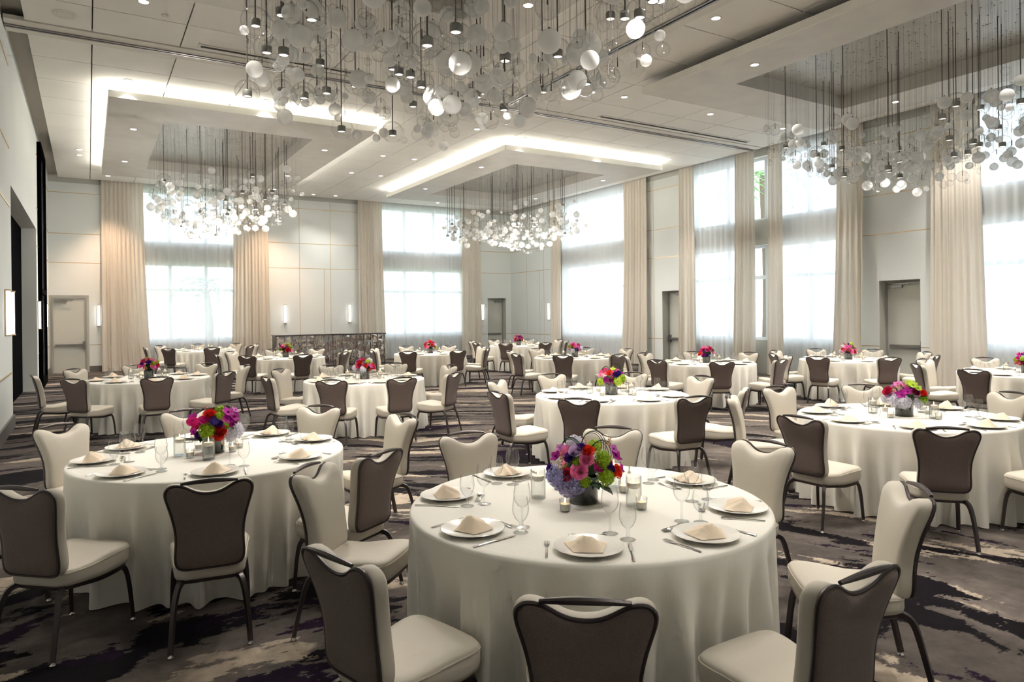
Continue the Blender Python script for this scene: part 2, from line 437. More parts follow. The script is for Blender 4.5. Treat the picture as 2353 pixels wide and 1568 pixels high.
panelled(wall_right, 'y', XR, -1, 15.85, 17.9, [17.38], [], (D_R[0][0], D_R[0][1], DOOR_H))
panelled(wall_right, 'y', XR, -1, 8.0, 10.1, [8.36], [], (D_R[1][0], D_R[1][1], DOOR_H))
for z in LINES:   # side wall joints
    brass(wall_left, XL, XL + .010, YF, 13.72, z - .011, z + .011)
    brass(wall_left, XL, XL + .010, 20.72, 26.55, z - .011, z + .011)

bi = 0
def baseboard(nm, lab, segs):
    r = put(nm, None, label=lab, category='baseboard', kind='structure')
    for b in segs: put('baseboard_length', boxmesh('baseboard_length', MAT['base'], *b), r)
t = .03
baseboard('baseboard_back', 'grey baseboard along the panelled back wall', [(XL, -1.07, YB - t, YB, 0, .2)][:0] + [(.04, .55, YB - t, YB, 0, .2), (5.35, 9.35, YB - t, YB, 0, .2), (14.3, D_BACK[0], YB - t, YB, 0, .2)])
baseboard('baseboard_right', 'grey baseboard along the window wall', [(XR - t, XR, 23.0, YB, 0, .2), (XR - t, XR, 17.0, 17.9, 0, .2), (XR - t, XR, 15.85, 16.05, 0, .2), (XR - t, XR, 9.65, 10.1, 0, .2), (XR - t, XR, 8.0, 8.68, 0, .2)])
baseboard('baseboard_left', 'grey baseboard along the pale side wall beside the dark opening', [(XL, XL + t, YF, OPEN[0], 0, .2), (XL, XL + t, OPEN[1], 21.0, 0, .2), (XL, XL + t, 23.4, YB - t, 0, .2)])

# black framed glass leaf standing flat on the side wall
fp = thing('framed_glass_panel', 'tall black-framed glass panel fixed flat on side wall near the back door', 'panel')
put('frame', MB().box(XL, XL + .09, 21.05, 21.2, 0, 6.2).mesh('f', MAT['black'], False), fp)
put('frame', MB().box(XL, XL + .09, 23.2, 23.35, 0, 6.2).mesh('f', MAT['black'], False), fp)
put('rail', MB().box(XL, XL + .09, 21.2, 23.2, 6.05, 6.2).mesh('f', MAT['black'], False), fp)
put('rail', MB().box(XL, XL + .09, 21.2, 23.2, 0, .2).mesh('f', MAT['black'], False), fp)
put('rail', MB().box(XL, XL + .09, 21.2, 23.2, 2.4, 2.52).mesh('f', MAT['black'], False), fp)
put('pane', MB().box(XL + .02, XL + .04, 21.2, 23.2, .2, 6.05).mesh('f', principled('smoked_pane', srgb(60, 62, 66), .1), False), fp)

# ------------------------------------------------------------------ windows
n_win = 0
def window(axis, a0, a1, what):
    global n_win
    n_win += 1
    face = YB if axis == 'x' else XR
    w = put('window_%d' % n_win, None, label='white-framed window behind sheer, ' + what, category='window', kind='structure')
    def bb(p0, p1, d0, d1, z0, z1): return (p0, p1, face + d0, face + d1, z0, z1) if axis == 'x' else (face + d0, face + d1, p0, p1, z0, z1)
    for z0, z1, tr in ((SILL, HEAD1, 2.72), (SP1, HEAD2, None)):
        fw = .07
        nd = 2 if a1 - a0 < 3 else 3 if a1 - a0 < 5 else 4
        mids = [a0 + (a1 - a0) * k / nd for k in range(1, nd)]
        for p0, p1 in ((a0, a0 + fw), (a1 - fw, a1)): put('frame', boxmesh('frame', MAT['winframe'], *bb(p0, p1, .2, .28, z0, z1)), w)
        for q0, q1 in ((z0, z0 + fw), (z1 - fw, z1)): put('frame', boxmesh('frame', MAT['winframe'], *bb(a0 + fw, a1 - fw, .2, .28, q0, q1)), w)
        for mm in mids: put('mullion', boxmesh('mullion', MAT['winframe'], *bb(mm - .05, mm + .05, .2, .29, z0 + fw, z1 - fw)), w)
        if tr: put('transom', boxmesh('transom', MAT['winframe'], *bb(a0 + fw, a1 - fw, .205, .285, tr - .05, tr + .05)), w)
        put('pane', boxmesh('pane', MAT['pane'], *bb(a0 + fw, a1 - fw, .24, .246, z0 + fw, z1 - fw)), w)
    # daylight portals
    for z0, z1 in ((SILL, HEAD1), (SP1, HEAD2)):
        L = bpy.data.lights.new('window_portal', 'AREA'); L.shape = 'RECTANGLE'; L.size = a1 - a0; L.size_y = z1 - z0; L.cycles.is_portal = True
        o = bpy.data.objects.new('window_portal', L); COL.objects.link(o)
        if axis == 'x':
            o.location = ((a0 + a1) / 2, face + .38, (z0 + z1) / 2); o.rotation_euler = (-PI / 2, 0, 0)
        else:
            o.location = (face + .38, (a0 + a1) / 2, (z0 + z1) / 2); o.rotation_euler = (-PI / 2, 0, -PI / 2)
window('x', *WB[0], 'back wall between peach-lit drapes')
window('x', *WB[1], 'back wall beside the far corner')
window('y', *WR[0], 'window wall next to the far corner')
window('y', *WR[1], 'window wall with the parted drapes')
window('y', *WR[2], 'window wall at the right edge')

# ------------------------------------------------------------------ curtains
def curtain(name, label, cat, mat, axis, a0, a1, depth, folds_per_m, amp, flare=(0, 0), bulge=0., seed=0, top=6.3, hem=.015, group=None):
    rnd = random.Random(seed)
    w = a1 - a0
    n = max(2, int(w * folds_per_m))
    nu = n * 8; nv = 26
    ph = [rnd.uniform(-.35, .35) for _ in range(n + 2)]
    am = [rnd.uniform(.6, 1.25) for _ in range(n + 2)]
    def fn(u, v):
        z = top + (hem - top) * v
        s = v ** 1.7
        p = a0 - flare[0] * s + (w + (flare[0] + flare[1]) * s) * (u + .35 / n * .5 * math.sin(2 * PI * n * u * .5 + seed) * v)
        k = u * n; i = int(k); fr = k - i
        a = am[i] * (1 - fr) + am[min(i + 1, n + 1)] * fr
        f = ph[i] * (1 - fr) + ph[min(i + 1, n + 1)] * fr
        d = amp * a * math.sin(2 * PI * (k + f * v)) * (.75 + .35 * v) + amp * .35 * math.sin(2 * PI * k * .43 + seed) * v
        dd = depth - d - bulge * v ** 2.2
        face = YB if axis == 'x' else XR
        q = face - .2 + dd
        return (p, q, z) if axis == 'x' else (q, p, z)
    o = thing(name, label, cat, me=MB().sheet(fn, nu, nv).mesh(name, mat, True, 180), group=group)
    return o
G1, G2 = 'floor-length drapes', 'white sheers'
DR = [('x', .40, 1.62, (0.0, .22), 'peach-lit drape beside the plain back door'),
      ('x', 4.48, 5.66, (.12, .05), 'peach-lit drape left of the mirrored bar'),
      ('x', 9.06, 10.05, (.02, .1), 'pale drape right of the mirrored bar'),
      ('x', 13.62, 14.52, (.1, .02), 'pale drape beside the far corner door'),
      ('y', 22.45, 23.2, (.1, .02), 'narrow pale drape between far corner sconce and window'),
      ('y', 17.53, 18.7, (.03, .1), 'pale drape before the smaller recessed door'),
      ('y', 15.4, 16.02, (.1, .0), 'drape overlapping the smaller recessed door'),
      ('y', 13.12, 13.8, (.0, .05), 'drape on the far side of the parted gap'),
      ('y', 12.2, 12.66, (.1, .0), 'drape on the near side of the parted gap'),
      ('y', 9.9, 10.6, (.02, .14), 'drape just beyond the larger recessed door'),
      ('y', 7.34, 8.34, (.2, .05), 'wide drape on the near side of larger recessed door')]
for i, (ax, a0, a1, fl, w) in enumerate(DR):
    curtain('curtain', 'floor-length beige sateen ' + w, 'curtain', MAT['drape'], ax, a0, a1, .02, 8.5 if ax == 'x' else 7.5, .045, fl, .10, 11 + i, group=G1)
SH = [('x', 1.5, 4.6, 'left back window'), ('x', 9.95, 13.75, 'back window by the far corner'),
      ('y', 18.6, 22.55, 'window wall nearest the far corner'), ('y', 13.7, 15.5, 'window beyond the parted gap'),
      ('y', 10.5, 12.3, 'window on the near side of parted gap'), ('y', 3.8, 7.45, 'window at the right edge')]
for i, (ax, a0, a1, w) in enumerate(SH):
    curtain('sheer_curtain', 'translucent white sheer over the ' + w, 'curtain', MAT['sheer'], ax, a0, a1, .09, 5.0, .022, (0, 0), 0., 41 + i, group=G2)

# ------------------------------------------------------------------ doors
def push_bar_door(n, axis, a0, a1, setback, label, hinge):
    """hinge=+1: closer sits towards a1"""
    face = YB if axis == 'x' else XR
    d = put('door_%d' % n, None, label=label, category='door', kind='structure')
    def bb(p0, p1, d0, d1, z0, z1):
        return (p0, p1, face + min(d0, d1), face + max(d0, d1), z0, z1) if axis == 'x' else (face + min(d0, d1), face + max(d0, d1), p0, p1, z0, z1)
    fw = .05
    s = setback
    put('leaf', boxmesh('leaf', MAT['doorpaint'], *bb(a0 + fw, a1 - fw, s, s + .05, .01, DOOR_H - fw)), d)
    fr = MB()
    fr.box(*bb(a0, a0 + fw, s - .03, s + .08, 0, DOOR_H)); fr.box(*bb(a1 - fw, a1, s - .03, s + .08, 0, DOOR_H)); fr.box(*bb(a0 + fw, a1 - fw, s - .03, s + .08, DOOR_H - fw, DOOR_H))
    put('frame', fr.mesh('frame', MAT['doorframe'], False), d)
    put('push_bar', boxmesh('push_bar', MAT['steel'], *bb(a0 + .1, a1 - .12, s - .075, s - .02, .86, .93)), d)
    put('push_bar_latch', boxmesh('push_bar_latch', MAT['steel'], *bb(*((a0 + .055, a0 + .12) if hinge > 0 else (a1 - .12, a1 - .055)), s - .09, s, .78, 1.02)), d)
    c0 = (a1 - .42, a1 - .08) if hinge > 0 else (a0 + .08, a0 + .42)
    cl = put('closer', boxmesh('closer', MAT['steel'], *bb(*c0, s - .07, s, DOOR_H - .17, DOOR_H - .11)), d)
    m = (c0[0] + c0[1]) / 2
    put('closer_arm', boxmesh('closer_arm', MAT['steel'], *bb(m - .02, m + .36 if hinge < 0 else m + .02, s - .10, s - .075, DOOR_H - .10, DOOR_H - .075)) if hinge < 0 else boxmesh('closer_arm', MAT['steel'], *bb(m - .36, m + .02, s - .10, s - .075, DOOR_H - .10, DOOR_H - .075)), cl)
push_bar_door(1, 'x', D_BACK_FLUSH[0], D_BACK_FLUSH[1], .0, 'pale plain door with steel push bar and grey frame, back wall beside peach drape', -1)
push_bar_door(2, 'x', D_BACK[0], D_BACK[1], .27, 'recessed pale door with steel push bar in the far corner', 1)
push_bar_door(3, 'y', D_R[0][0], D_R[0][1], .27, 'recessed pale door with push bar, half covered by a drape', -1)
push_bar_door(4, 'y', D_R[1][0], D_R[1][1], .27, 'recessed pale door with push bar between two drapes, window wall', 1)

# ------------------------------------------------------------------ ceiling: backing, tiles, tracks
ceiling = struct('ceiling', boxmesh('ceiling', MAT['grid'], XL - .3, XR + .4, YF - .3, YB + .4, 6.42, 6.55), 'off-white tiled ceiling with recessed lights and raised coffers', 'ceiling')
COF = {'far_left': (.38, 5.68, 15.2, 23.6), 'far_right': (9.14, 14.52, 15.25, 23.55), 'near_right': (9.14, 14.52, 1.75, 10.1), 'near_left': (.38, 5.68, 1.75, 10.1)}
INN = {'far_left': (1.43, 4.6, 16.57, 22.13), 'far_right': (10.24, 13.45, 16.6, 22.2), 'near_right': (10.24, 13.45, 3.25, 8.8), 'near_left': (1.43, 4.6, 3.25, 8.8)}
tx = [-.78, .1, 1.35, 2.61, 3.86, 5.11, 6.36, 7.44]
tx2 = [8.0, 9.25, 10.5, 11.75, 13.0, 14.25, 15.86]
ty1 = [13.32, 14.35, 15.63, 16.9, 18.17, 19.44, 20.71, 21.98, 23.25, 24.52, 26.28]
ty2 = [-.45, .29, 1.56, 2.83, 4.1, 5.37, 6.64, 7.91, 9.18, 10.45, 11.72, 12.72]
nt_ = 0
tx3 = tx[:-1] + [7.32, 8.28] + tx2[1:]
for xs, ys in ((tx3, ty1), (tx, ty2), (tx2, ty2)):
    if 1:
        for i in range(len(xs) - 1):
            for j in range(len(ys) - 1):
                x0, x1, y0, y1 = xs[i], xs[i + 1], ys[j], ys[j + 1]
                if any(q[0] - .05 < x0 and x1 < q[1] + .05 and q[2] - .05 < y0 and y1 < q[3] + .05 for q in INN.values()): continue
                g = .009
                put('tile', boxmesh('tile', MAT['tile'], x0 + g, x1 - g, y0 + g, y1 - g, ZC, ZC + .03), ceiling); nt_ += 1
def track(nm, lab, axis, p0, p1, c):
    r = put(nm, None, label=lab, category='trim', kind='structure')
    def bb(a, b, l, h, z0, z1): return (a, b, l, h, z0, z1) if axis == 'x' else (l, h, a, b, z0, z1)
    put('soffit', boxmesh('soffit', MAT['white'], *bb(p0, p1, c - .28, c - .06, ZC - .012, ZC + .05)), r)
    put('soffit', boxmesh('soffit', MAT['white'], *bb(p0, p1, c + .06, c + .28, ZC - .012, ZC + .05)), r)
    put('rail', boxmesh('rail', MAT['steel'], *bb(p0, p1, c - .06, c - .018, ZC - .03, ZC + .05)), r)
    put('rail', boxmesh('rail', MAT['steel'], *bb(p0, p1, c + .018, c + .06, ZC - .03, ZC + .05)), r)
    put('slot', boxmesh('slot', MAT['slot'], *bb(p0, p1, c - .018, c + .018, ZC + .02, ZC + .05)), r)
track('trim_1', 'steel partition track crossing the ceiling wall to wall', 'x', XL + .02, XR - .3, 13.02)
track('trim_2', 'steel partition track running along the ceiling towards the viewer', 'y', YF + .02, 12.72, 7.72)

# coffers
LABC = {'far_left': 'cove-lit rectangular coffer over the far left chandelier', 'far_right': 'cove-lit rectangular coffer over the far corner chandelier',
        'near_right': 'unlit rectangular coffer over the right chandelier', 'near_left': 'unlit coffer above the nearest chandelier, edge showing'}
CZ0, CZ1 = 5.95, 6.06
for k in COF:
    x0, x1, y0, y1 = COF[k]; a0, a1, b0, b1 = INN[k]
    r = thing('ceiling_coffer', LABC[k], 'ceiling coffer', group='ceiling coffers')
    s = MB()
    ring_o = [(x0, y0), (x1, y0), (x1, y1), (x0, y1)]; ring_i = [(a0, b0), (a1, b0), (a1, b1), (a0, b1)]
    v = [(*p, CZ0) for p in ring_o] + [(*p, CZ0) for p in ring_i] + [(*p, CZ1) for p in ring_o] + [(*p, CZ1) for p in ring_i]
    f = []
    for i in range(4):
        j = (i + 1) % 4
        f += [(i, i + 4, j + 4, j), (i, j, j + 8, i + 8), (i + 8, j + 8, j + 12, i + 12), (i + 4, i + 12, j + 12, j + 4)]
    put('soffit', s.add(v, f).mesh('soffit', MAT['coffer'], False), r)
    e = .006
    for bx in ((x0 - e, x1 + e, y0 - .012, y0, CZ0, CZ1 + .02), (x0 - e, x1 + e, y1, y1 + .012, CZ0, CZ1 + .02), (x0 - .012, x0, y0, y1, CZ0, CZ1 + .02), (x1, x1 + .012, y0, y1, CZ0, CZ1 + .02)):
        put('fascia', boxmesh('fascia', MAT['fascia'], *bx), r)
    t = .03
    for bx in ((a0 - t, a1 + t, b0 - t, b0, CZ1, 6.215), (a0 - t, a1 + t, b1, b1 + t, CZ1, 6.215), (a0 - t, a0, b0, b1, CZ1, 6.215), (a1, a1 + t, b0, b1, CZ1, 6.215)):
        put('recess_side', boxmesh('recess_side', MAT['coffer'], *bx), r)
    put('recess_panel', boxmesh('recess_panel', MAT['recess'], a0 - t, a1 + t, b0 - t, b1 + t, 6.215, 6.24), r)
    if k.startswith('far'):
        w = .04; i = .05
        for bx in ((x0 + i, x1 - i, y0 + i, y0 + i + w, CZ1 + .005, CZ1 + .025), (x0 + i, x1 - i, y1 - i - w, y1 - i, CZ1 + .005, CZ1 + .025), (x0 + i, x0 + i + w, y0 + .1, y1 - .1, CZ1 + .005, CZ1 + .025), (x1 - i - w, x1 - i, y0 + .1, y1 - .1, CZ1 + .005, CZ1 + .025)):
            put('cove_light', boxmesh('cove_light', MAT['cove'], *bx), r)

# small ceiling fittings
def disc(name, lab, x, y, r, mat):
    thing(name, lab, 'ceiling fitting', (x, y, ZC), me=MB().lathe([(0, -.012), (r * .62, -.012), (r * .64, -.006), (r * .9, -.014), (r, -.004), (r, .0)], 28).mesh(name, mat))
disc('ceiling_speaker', 'round off-white ceiling speaker grille above the side wall', -.25, 12.2, .17, MAT['white'])
disc('ceiling_sprinkler_cap', 'tiny white sprinkler cap in the ceiling near the first light', 1.02, 11.5, .05, MAT['white'])
def diffuser(lab, x0, x1, y0, y1):
    r = thing('linear_ceiling_vent', lab, 'vent', group='linear vents')
    put('frame', boxmesh('frame', MAT['white'], x0, x1, y0, y1, ZC - .012, ZC), r)
    m = (y0 + y1) / 2
    put('slot', boxmesh('slot', MAT['slot'], x0 + .04, x1 - .04, m - .035, m + .035, ZC - .016, ZC - .01), r)
diffuser('long slotted vent beside the partition track at upper left', 1.6, 4.6, 12.42, 12.6)
diffuser('long slotted vent beside the partition track at upper right', 10.0, 15.0, 12.42, 12.6)
for lab, x, y in (('square grille vent behind far left coffer', 2.9, 24.6), ('square grille vent behind far corner coffer', 12.2, 24.9)):
    r = thing('ceiling_grille_vent', lab, 'vent', (x, y, ZC), group='square vents')
    put('frame', MB().box(-.3, .3, -.3, .3, -.015, 0).mesh('frame', MAT['white'], False), r)
    for q in range(6): put('slat', MB().box(-.26, .26, -.24 + q * .09, -.2 + q * .09, -.022, -.012).mesh('slat', MAT['grid'], False), r)

# ------------------------------------------------------------------ downlights
dl_trim = MB().lathe([(.062, .0), (.066, -.010), (.088, -.008), (.092, 0)], 24).mesh('downlight_trim', MAT['white'])
dl_lens = MB().lathe([(0, -.004), (.064, -.004)], 24).mesh('downlight_lens', MAT['lens'])
DL = [(.72, 11.15), (5.75, 11.15), (8.14, 11.25), (9.58, 11.15), (12.12, 11.15), (14.64, 11.15),
      (.7, 15.0), (3.22, 15.02), (5.74, 15.0), (8.1, 14.85), (9.55, 15.02), (12.06, 15.03), (14.6, 15.04),
      (-.16, 21.75), (-.16, 22.5), (7.14, 18.62), (8.08, 18.6), (7.12, 21.3), (8.09, 21.32),
      (.58, 25.36), (5.68, 25.35), (7.15, 25.75), (7.95, 25.66), (12.02, 25.38), (8.25, 7.46), (7.1, 7.46), (7.1, 3.4), (8.25, 3.4), (15.2, 7.5), (15.2, 3.5), (3.2, .5), (5.68, .5)]
DC = [(.9, 17.55), (5.15, 17.48), (.88, 21.28), (5.12, 21.2), (9.62, 17.4), (9.62, 21.25), (13.95, 17.3), (13.95, 21.2), (9.72, 7.95), (13.95, 7.95), (9.72, 4.0), (13.95, 4.0), (.9, 7.95), (5.15, 7.95), (5.15, 4.3)]
dl_light = bpy.data.lights.new('downlight_beam', 'SPOT'); dl_light.energy = DOWNLIGHT_W; dl_light.color = WARM; dl_light.spot_size = math.radians(84); dl_light.spot_blend = .7; dl_light.shadow_soft_size = .06
dl_peach = dl_light.copy(); dl_peach.color = (1., .68, .46); dl_peach.energy = DOWNLIGHT_W * 1.7
dl_soft = dl_light.copy(); dl_soft.energy = DOWNLIGHT_W * .35
def downlight(x, y, z, lab):
    d = thing('downlight', lab, 'downlight', (x, y, z), group='recessed downlights')
    put('trim_ring', dl_trim, d); put('lens', dl_lens, d)
    o = bpy.data.objects.new('downlight_beam', dl_peach if y > 25 and x < 6 else dl_soft if y > 25 else dl_light); COL.objects.link(o); o.parent = d; o.location = (0, 0, -.02)
ROWS = ((6, 'row nearest the viewer'), (9, 'second row'), (12, 'row before the cross track'), (16, 'row just past the cross track'), (20, 'row between the far coffers'), (22, 'rear row between the far coffers'), (24, 'pair beside the black-framed panel'), (30, 'row along the back wall'))
_seen = {}
ORD = ('first', 'second', 'third', 'fourth', 'fifth', 'sixth', 'seventh')
for x, y in sorted(DL):
    row = 'pair beside the black-framed panel' if x < 0 and y > 20 else next(w for lim, w in ROWS if y < lim)
    k = _seen.get(row, 0); _seen[row] = k + 1
    downlight(x, y, ZC, 'round recessed ceiling downlight, %s, %s from the side wall' % (row, ORD[k]))
cn = lambda x, y: ('far ' if y > 12 else 'near ') + ('left' if x < 7 else 'right')
for x, y in DC:
    lx = ('inner' if (5 < x < 10) else 'outer'); ly = ('front' if (y < 5 or 12 < y < 19) else 'rear')
    downlight(x, y, CZ0, 'round recessed downlight in %s %s border of the %s coffer' % (lx, ly, cn(x, y)))

# ------------------------------------------------------------------ wall sconces
def sconce(x, y, rz, lab, z=1.5):
    s = thing('wall_sconce', lab, 'sconce', (x, y, z), rz, group='slim vertical wall sconces')
    put('backplate', MB().box(-.05, .05, -.02, 0, .02, .68).mesh('bp', MAT['brass'], False), s)
    put('diffuser', MB().box(-.038, .038, -.07, -.02, .02, .68).mesh('df', MAT['sconce'], False), s)
    put('end_cap', MB().box(-.048, .048, -.08, 0, .68, .70).mesh('cap', MAT['brass'], False), s)
    put('end_cap', MB().box(-.048, .048, -.08, 0, 0, .02).mesh('cap', MAT['brass'], False), s)
for x, l in ((.30, 'between back door and peach drape'), (6.27, 'above the left half of mirrored bar'), (8.74, 'above the right half of mirrored bar'), (14.66, 'beside the far corner door')):
    sconce(x, YB - .016, 0, 'lit slim vertical wall sconce ' + l)
sconce(XR - .016, 23.55, -PI / 2, 'lit slim vertical wall sconce beside narrow drape on window wall'[:80])
for y, l in ((12.8, 'first on the near side wall'), (13.5, 'at the edge of the dark opening'), (20.75, 'between dark opening and black-framed panel'), (24.2, 'beyond the black-framed panel')):
    sconce(XL, y, PI / 2, 'lit slim vertical wall sconce ' + l)

def wall_plate(name, lab, cat, x, z, w, h, d):
    r = thing(name, lab, cat, (x, YB - .016, z))
    put('plate', MB().box(-w / 2, w / 2, -d, 0, 0, h).mesh('plate', MAT['white'], False), r)
    put('button', MB().box(-w * .22, w * .22, -d - .012, -d, h * .25, h * .75).mesh('button', MAT['winframe'], False), r)
wall_plate('fire_alarm_strobe', 'small white alarm strobe between sconce and far corner door', 'alarm', 14.80, 2.06, .11, .14, .05)
wall_plate('light_switch', 'small white switch plate below the far corner sconce', 'switch', 14.66, 1.15, .09, .13, .02)

# ------------------------------------------------------------------ outside
thing('terrace_ground', 'pale sunlit paving outside the windows', 'paving', me=MB().add([(XR + .4, -10, -.05), (60, -10, -.05), (60, 70, -.05), (XR + .4, 70, -.05)], [(0, 1, 2, 3)]).mesh('g', principled('pale_paving', srgb(225, 222, 214), .9), False), kind='structure')
thing('lawn_ground', 'green lawn outside the back windows', 'lawn', me=MB().add([(-30, YB + .4, -.05), (XR + .4, YB + .4, -.05), (XR + .4, 70, -.05), (-30, 70, -.05)], [(0, 1, 2, 3)]).mesh('g', principled('lawn', srgb(176, 184, 150), .9), False), kind='structure')
leafm = principled('palm_green', srgb(96, 150, 62), .6)
barkm = principled('palm_bark', srgb(120, 104, 84), .9)
def palm(x, y, h, seed, lab):
    rnd = random.Random(seed)
    p = thing('palm_tree', lab, 'palm tree', (x, y, -.05), group='palms outside')
    put('trunk', MB().tube([(.1 * math.sin(k * .5), 0, h * k / 8) for k in range(9)], lambda t: .16 - .05 * t, 10).mesh('trunk', barkm), p)
    for k in range(13):
        a = k * 2.4 + rnd.random() * .4; up = rnd.uniform(.1, .9); Lf = rnd.uniform(1.5, 2.1)
        mb = MB()
        pts = [Vector((math.cos(a) * Lf * t, math.sin(a) * Lf * t, h + up * Lf * t - (.5 + up) * Lf * t * t)) for t in [i / 9 for i in range(10)]]
        side = Vector((-math.sin(a), math.cos(a), 0))
        mb.tube(pts, .012, 5)
        for i in range(1, 10):
            for s in (-1, 1):
                q = pts[i]; d = (pts[i] - pts[i - 1]).normalized(); ll = .55 * math.sin(PI * (i + .6) / 11)
                tip = q + side * s * ll + d * ll * .7 + Vector((0, 0, -.25 * ll)); w = d * .035
                mb.add([q - w, q + w, tip], [(0, 1, 2)])
        o = put('frond', mb.mesh('frond', leafm, False), p); o['kind'] = 'stuff'
palm(19.3, 15.45, 6.3, 3, 'green palm seen through the gap between parted drapes')
palm(4.2, 31.0, 3.2, 5, 'palm outside the left back window')

# ------------------------------------------------------------------ mirrored bar
def bar_front():
    b = thing('mirrored_bar', 'mirror-fronted bar counter with steel rods against the back wall', 'bar counter', (7.3, 24.05, 0))
    W2, H = 1.93, 1.12
    for x0, x1 in ((-W2, 0.0), (0.0, W2)):
        put('mirror_panel', MB().box(x0 + .01, x1 - .01, 0, .05, .06, H - .04).mesh('mp', MAT['mirror'], False), b)
    put('body', MB().box(-W2, W2, .05, .55, 0, H - .04).mesh('body', MAT['gunmetal'], False), b)
    put('counter_top', MB().box(-W2 - .02, W2 + .02, -.05, .58, H - .04, H).mesh('top', MAT['gunmetal'], False), b)
    put('plinth', MB().box(-W2, W2, -.02, .05, 0, .06).mesh('pl', MAT['gunmetal'], False), b)
    rod = MB().tube([(0, 0, .06), (0, 0, H - .04)], .016, 8).mesh('rod', MAT['chrome'])
    ring = MB().tube([(.042 * math.cos(a), 0, .042 * math.sin(a)) for a in [2 * PI * k / 14 for k in range(14)]], .014, 6, closed=True).mesh('ring', MAT['chrome'])
    n = 16
    for k in range(n):
        x = -W2 + .03 + (2 * W2 - .06) * k / (n - 1)
        r = put('rod', rod, b, (x, -.03, 0))
        for z in ((.34, .82) if k % 2 else (.24, .70)): put('boss', ring, r, (0, 0, z))
bar_front()

# ------------------------------------------------------------------ chandeliers
def ico(r, sub):
    t = (1 + 5 ** .5) / 2
    V = [Vector(p).normalized() for p in ((-1, t, 0), (1, t, 0), (-1, -t, 0), (1, -t, 0), (0, -1, t), (0, 1, t), (0, -1, -t), (0, 1, -t), (t, 0, -1), (t, 0, 1), (-t, 0, -1), (-t, 0, 1))]
    Fc = [(0, 11, 5), (0, 5, 1), (0, 1, 7), (0, 7, 10), (0, 10, 11), (1, 5, 9), (5, 11, 4), (11, 10, 2), (10, 7, 6), (7, 1, 8), (3, 9, 4), (3, 4, 2), (3, 2, 6), (3, 6, 8), (3, 8, 9), (4, 9, 5), (2, 4, 11), (6, 2, 10), (8, 6, 7), (9, 8, 1)]
    for _ in range(sub):
        mid = {}; nf = []
        def m(a, b):
            k = (min(a, b), max(a, b))
            if k not in mid: V.append(((V[a] + V[b]) / 2).normalized()); mid[k] = len(V) - 1
            return mid[k]
        for a, b, c in Fc:
            x, y, z = m(a, b), m(b, c), m(c, a); nf += [(a, x, z), (b, y, x), (c, z, y), (x, y, z)]
        Fc = nf
    return MB().add([v * r for v in V], Fc)
ICO2 = ico(1, 2)
g_clear = ico(1, 3).mesh('clear_globe', MAT['globe'], True, 180)
g_frost = ico(1, 3).mesh('frosted_globe', MAT['frost'], True, 180)
pr = [(math.sin(a), math.cos(a)) for a in [PI * .03 + (PI * .80 - PI * .03) * k / 16 for k in range(17)]]
g_lamp = MB().lathe(pr + [(pr[-1][0] * .985, pr[-1][1] + .0), (pr[-1][0] * .97, pr[-1][1] + .04)], 28).mesh('lamp_globe', MAT['globe'])
l_can = MB().lathe([(0, .035), (.046, .035), (.05, .03), (.05, -.035), (.042, -.035)], 20).mesh('lamp_can', MAT['can'])
l_lens = MB().lathe([(0, -.03), (.043, -.03)], 16).mesh('lamp_lens', MAT['chlens'])
stem_m = MB().tube([(0, 0, 1.25), (0, 0, .15)], lambda t: .07 if .0 < t else .05, 6).mesh('stem', MAT['rod'])
clip_m = MB().lathe([(0, 1.16), (.09, 1.16), (.10, .97), (.0, .97)], 8).mesh('clip', MAT['rod'])
ch_light = bpy.data.lights.new('chandelier_lamp', 'SPOT'); ch_light.energy = CHAND_W; ch_light.color = WARM; ch_light.spot_size = math.radians(150); ch_light.spot_blend = .9; ch_light.shadow_soft_size = .04
ch_glow = bpy.data.lights.new('chandelier_lamp', 'POINT'); ch_glow.energy = CHAND_W * .4; ch_glow.color = WARM; ch_glow.shadow_soft_size = .04
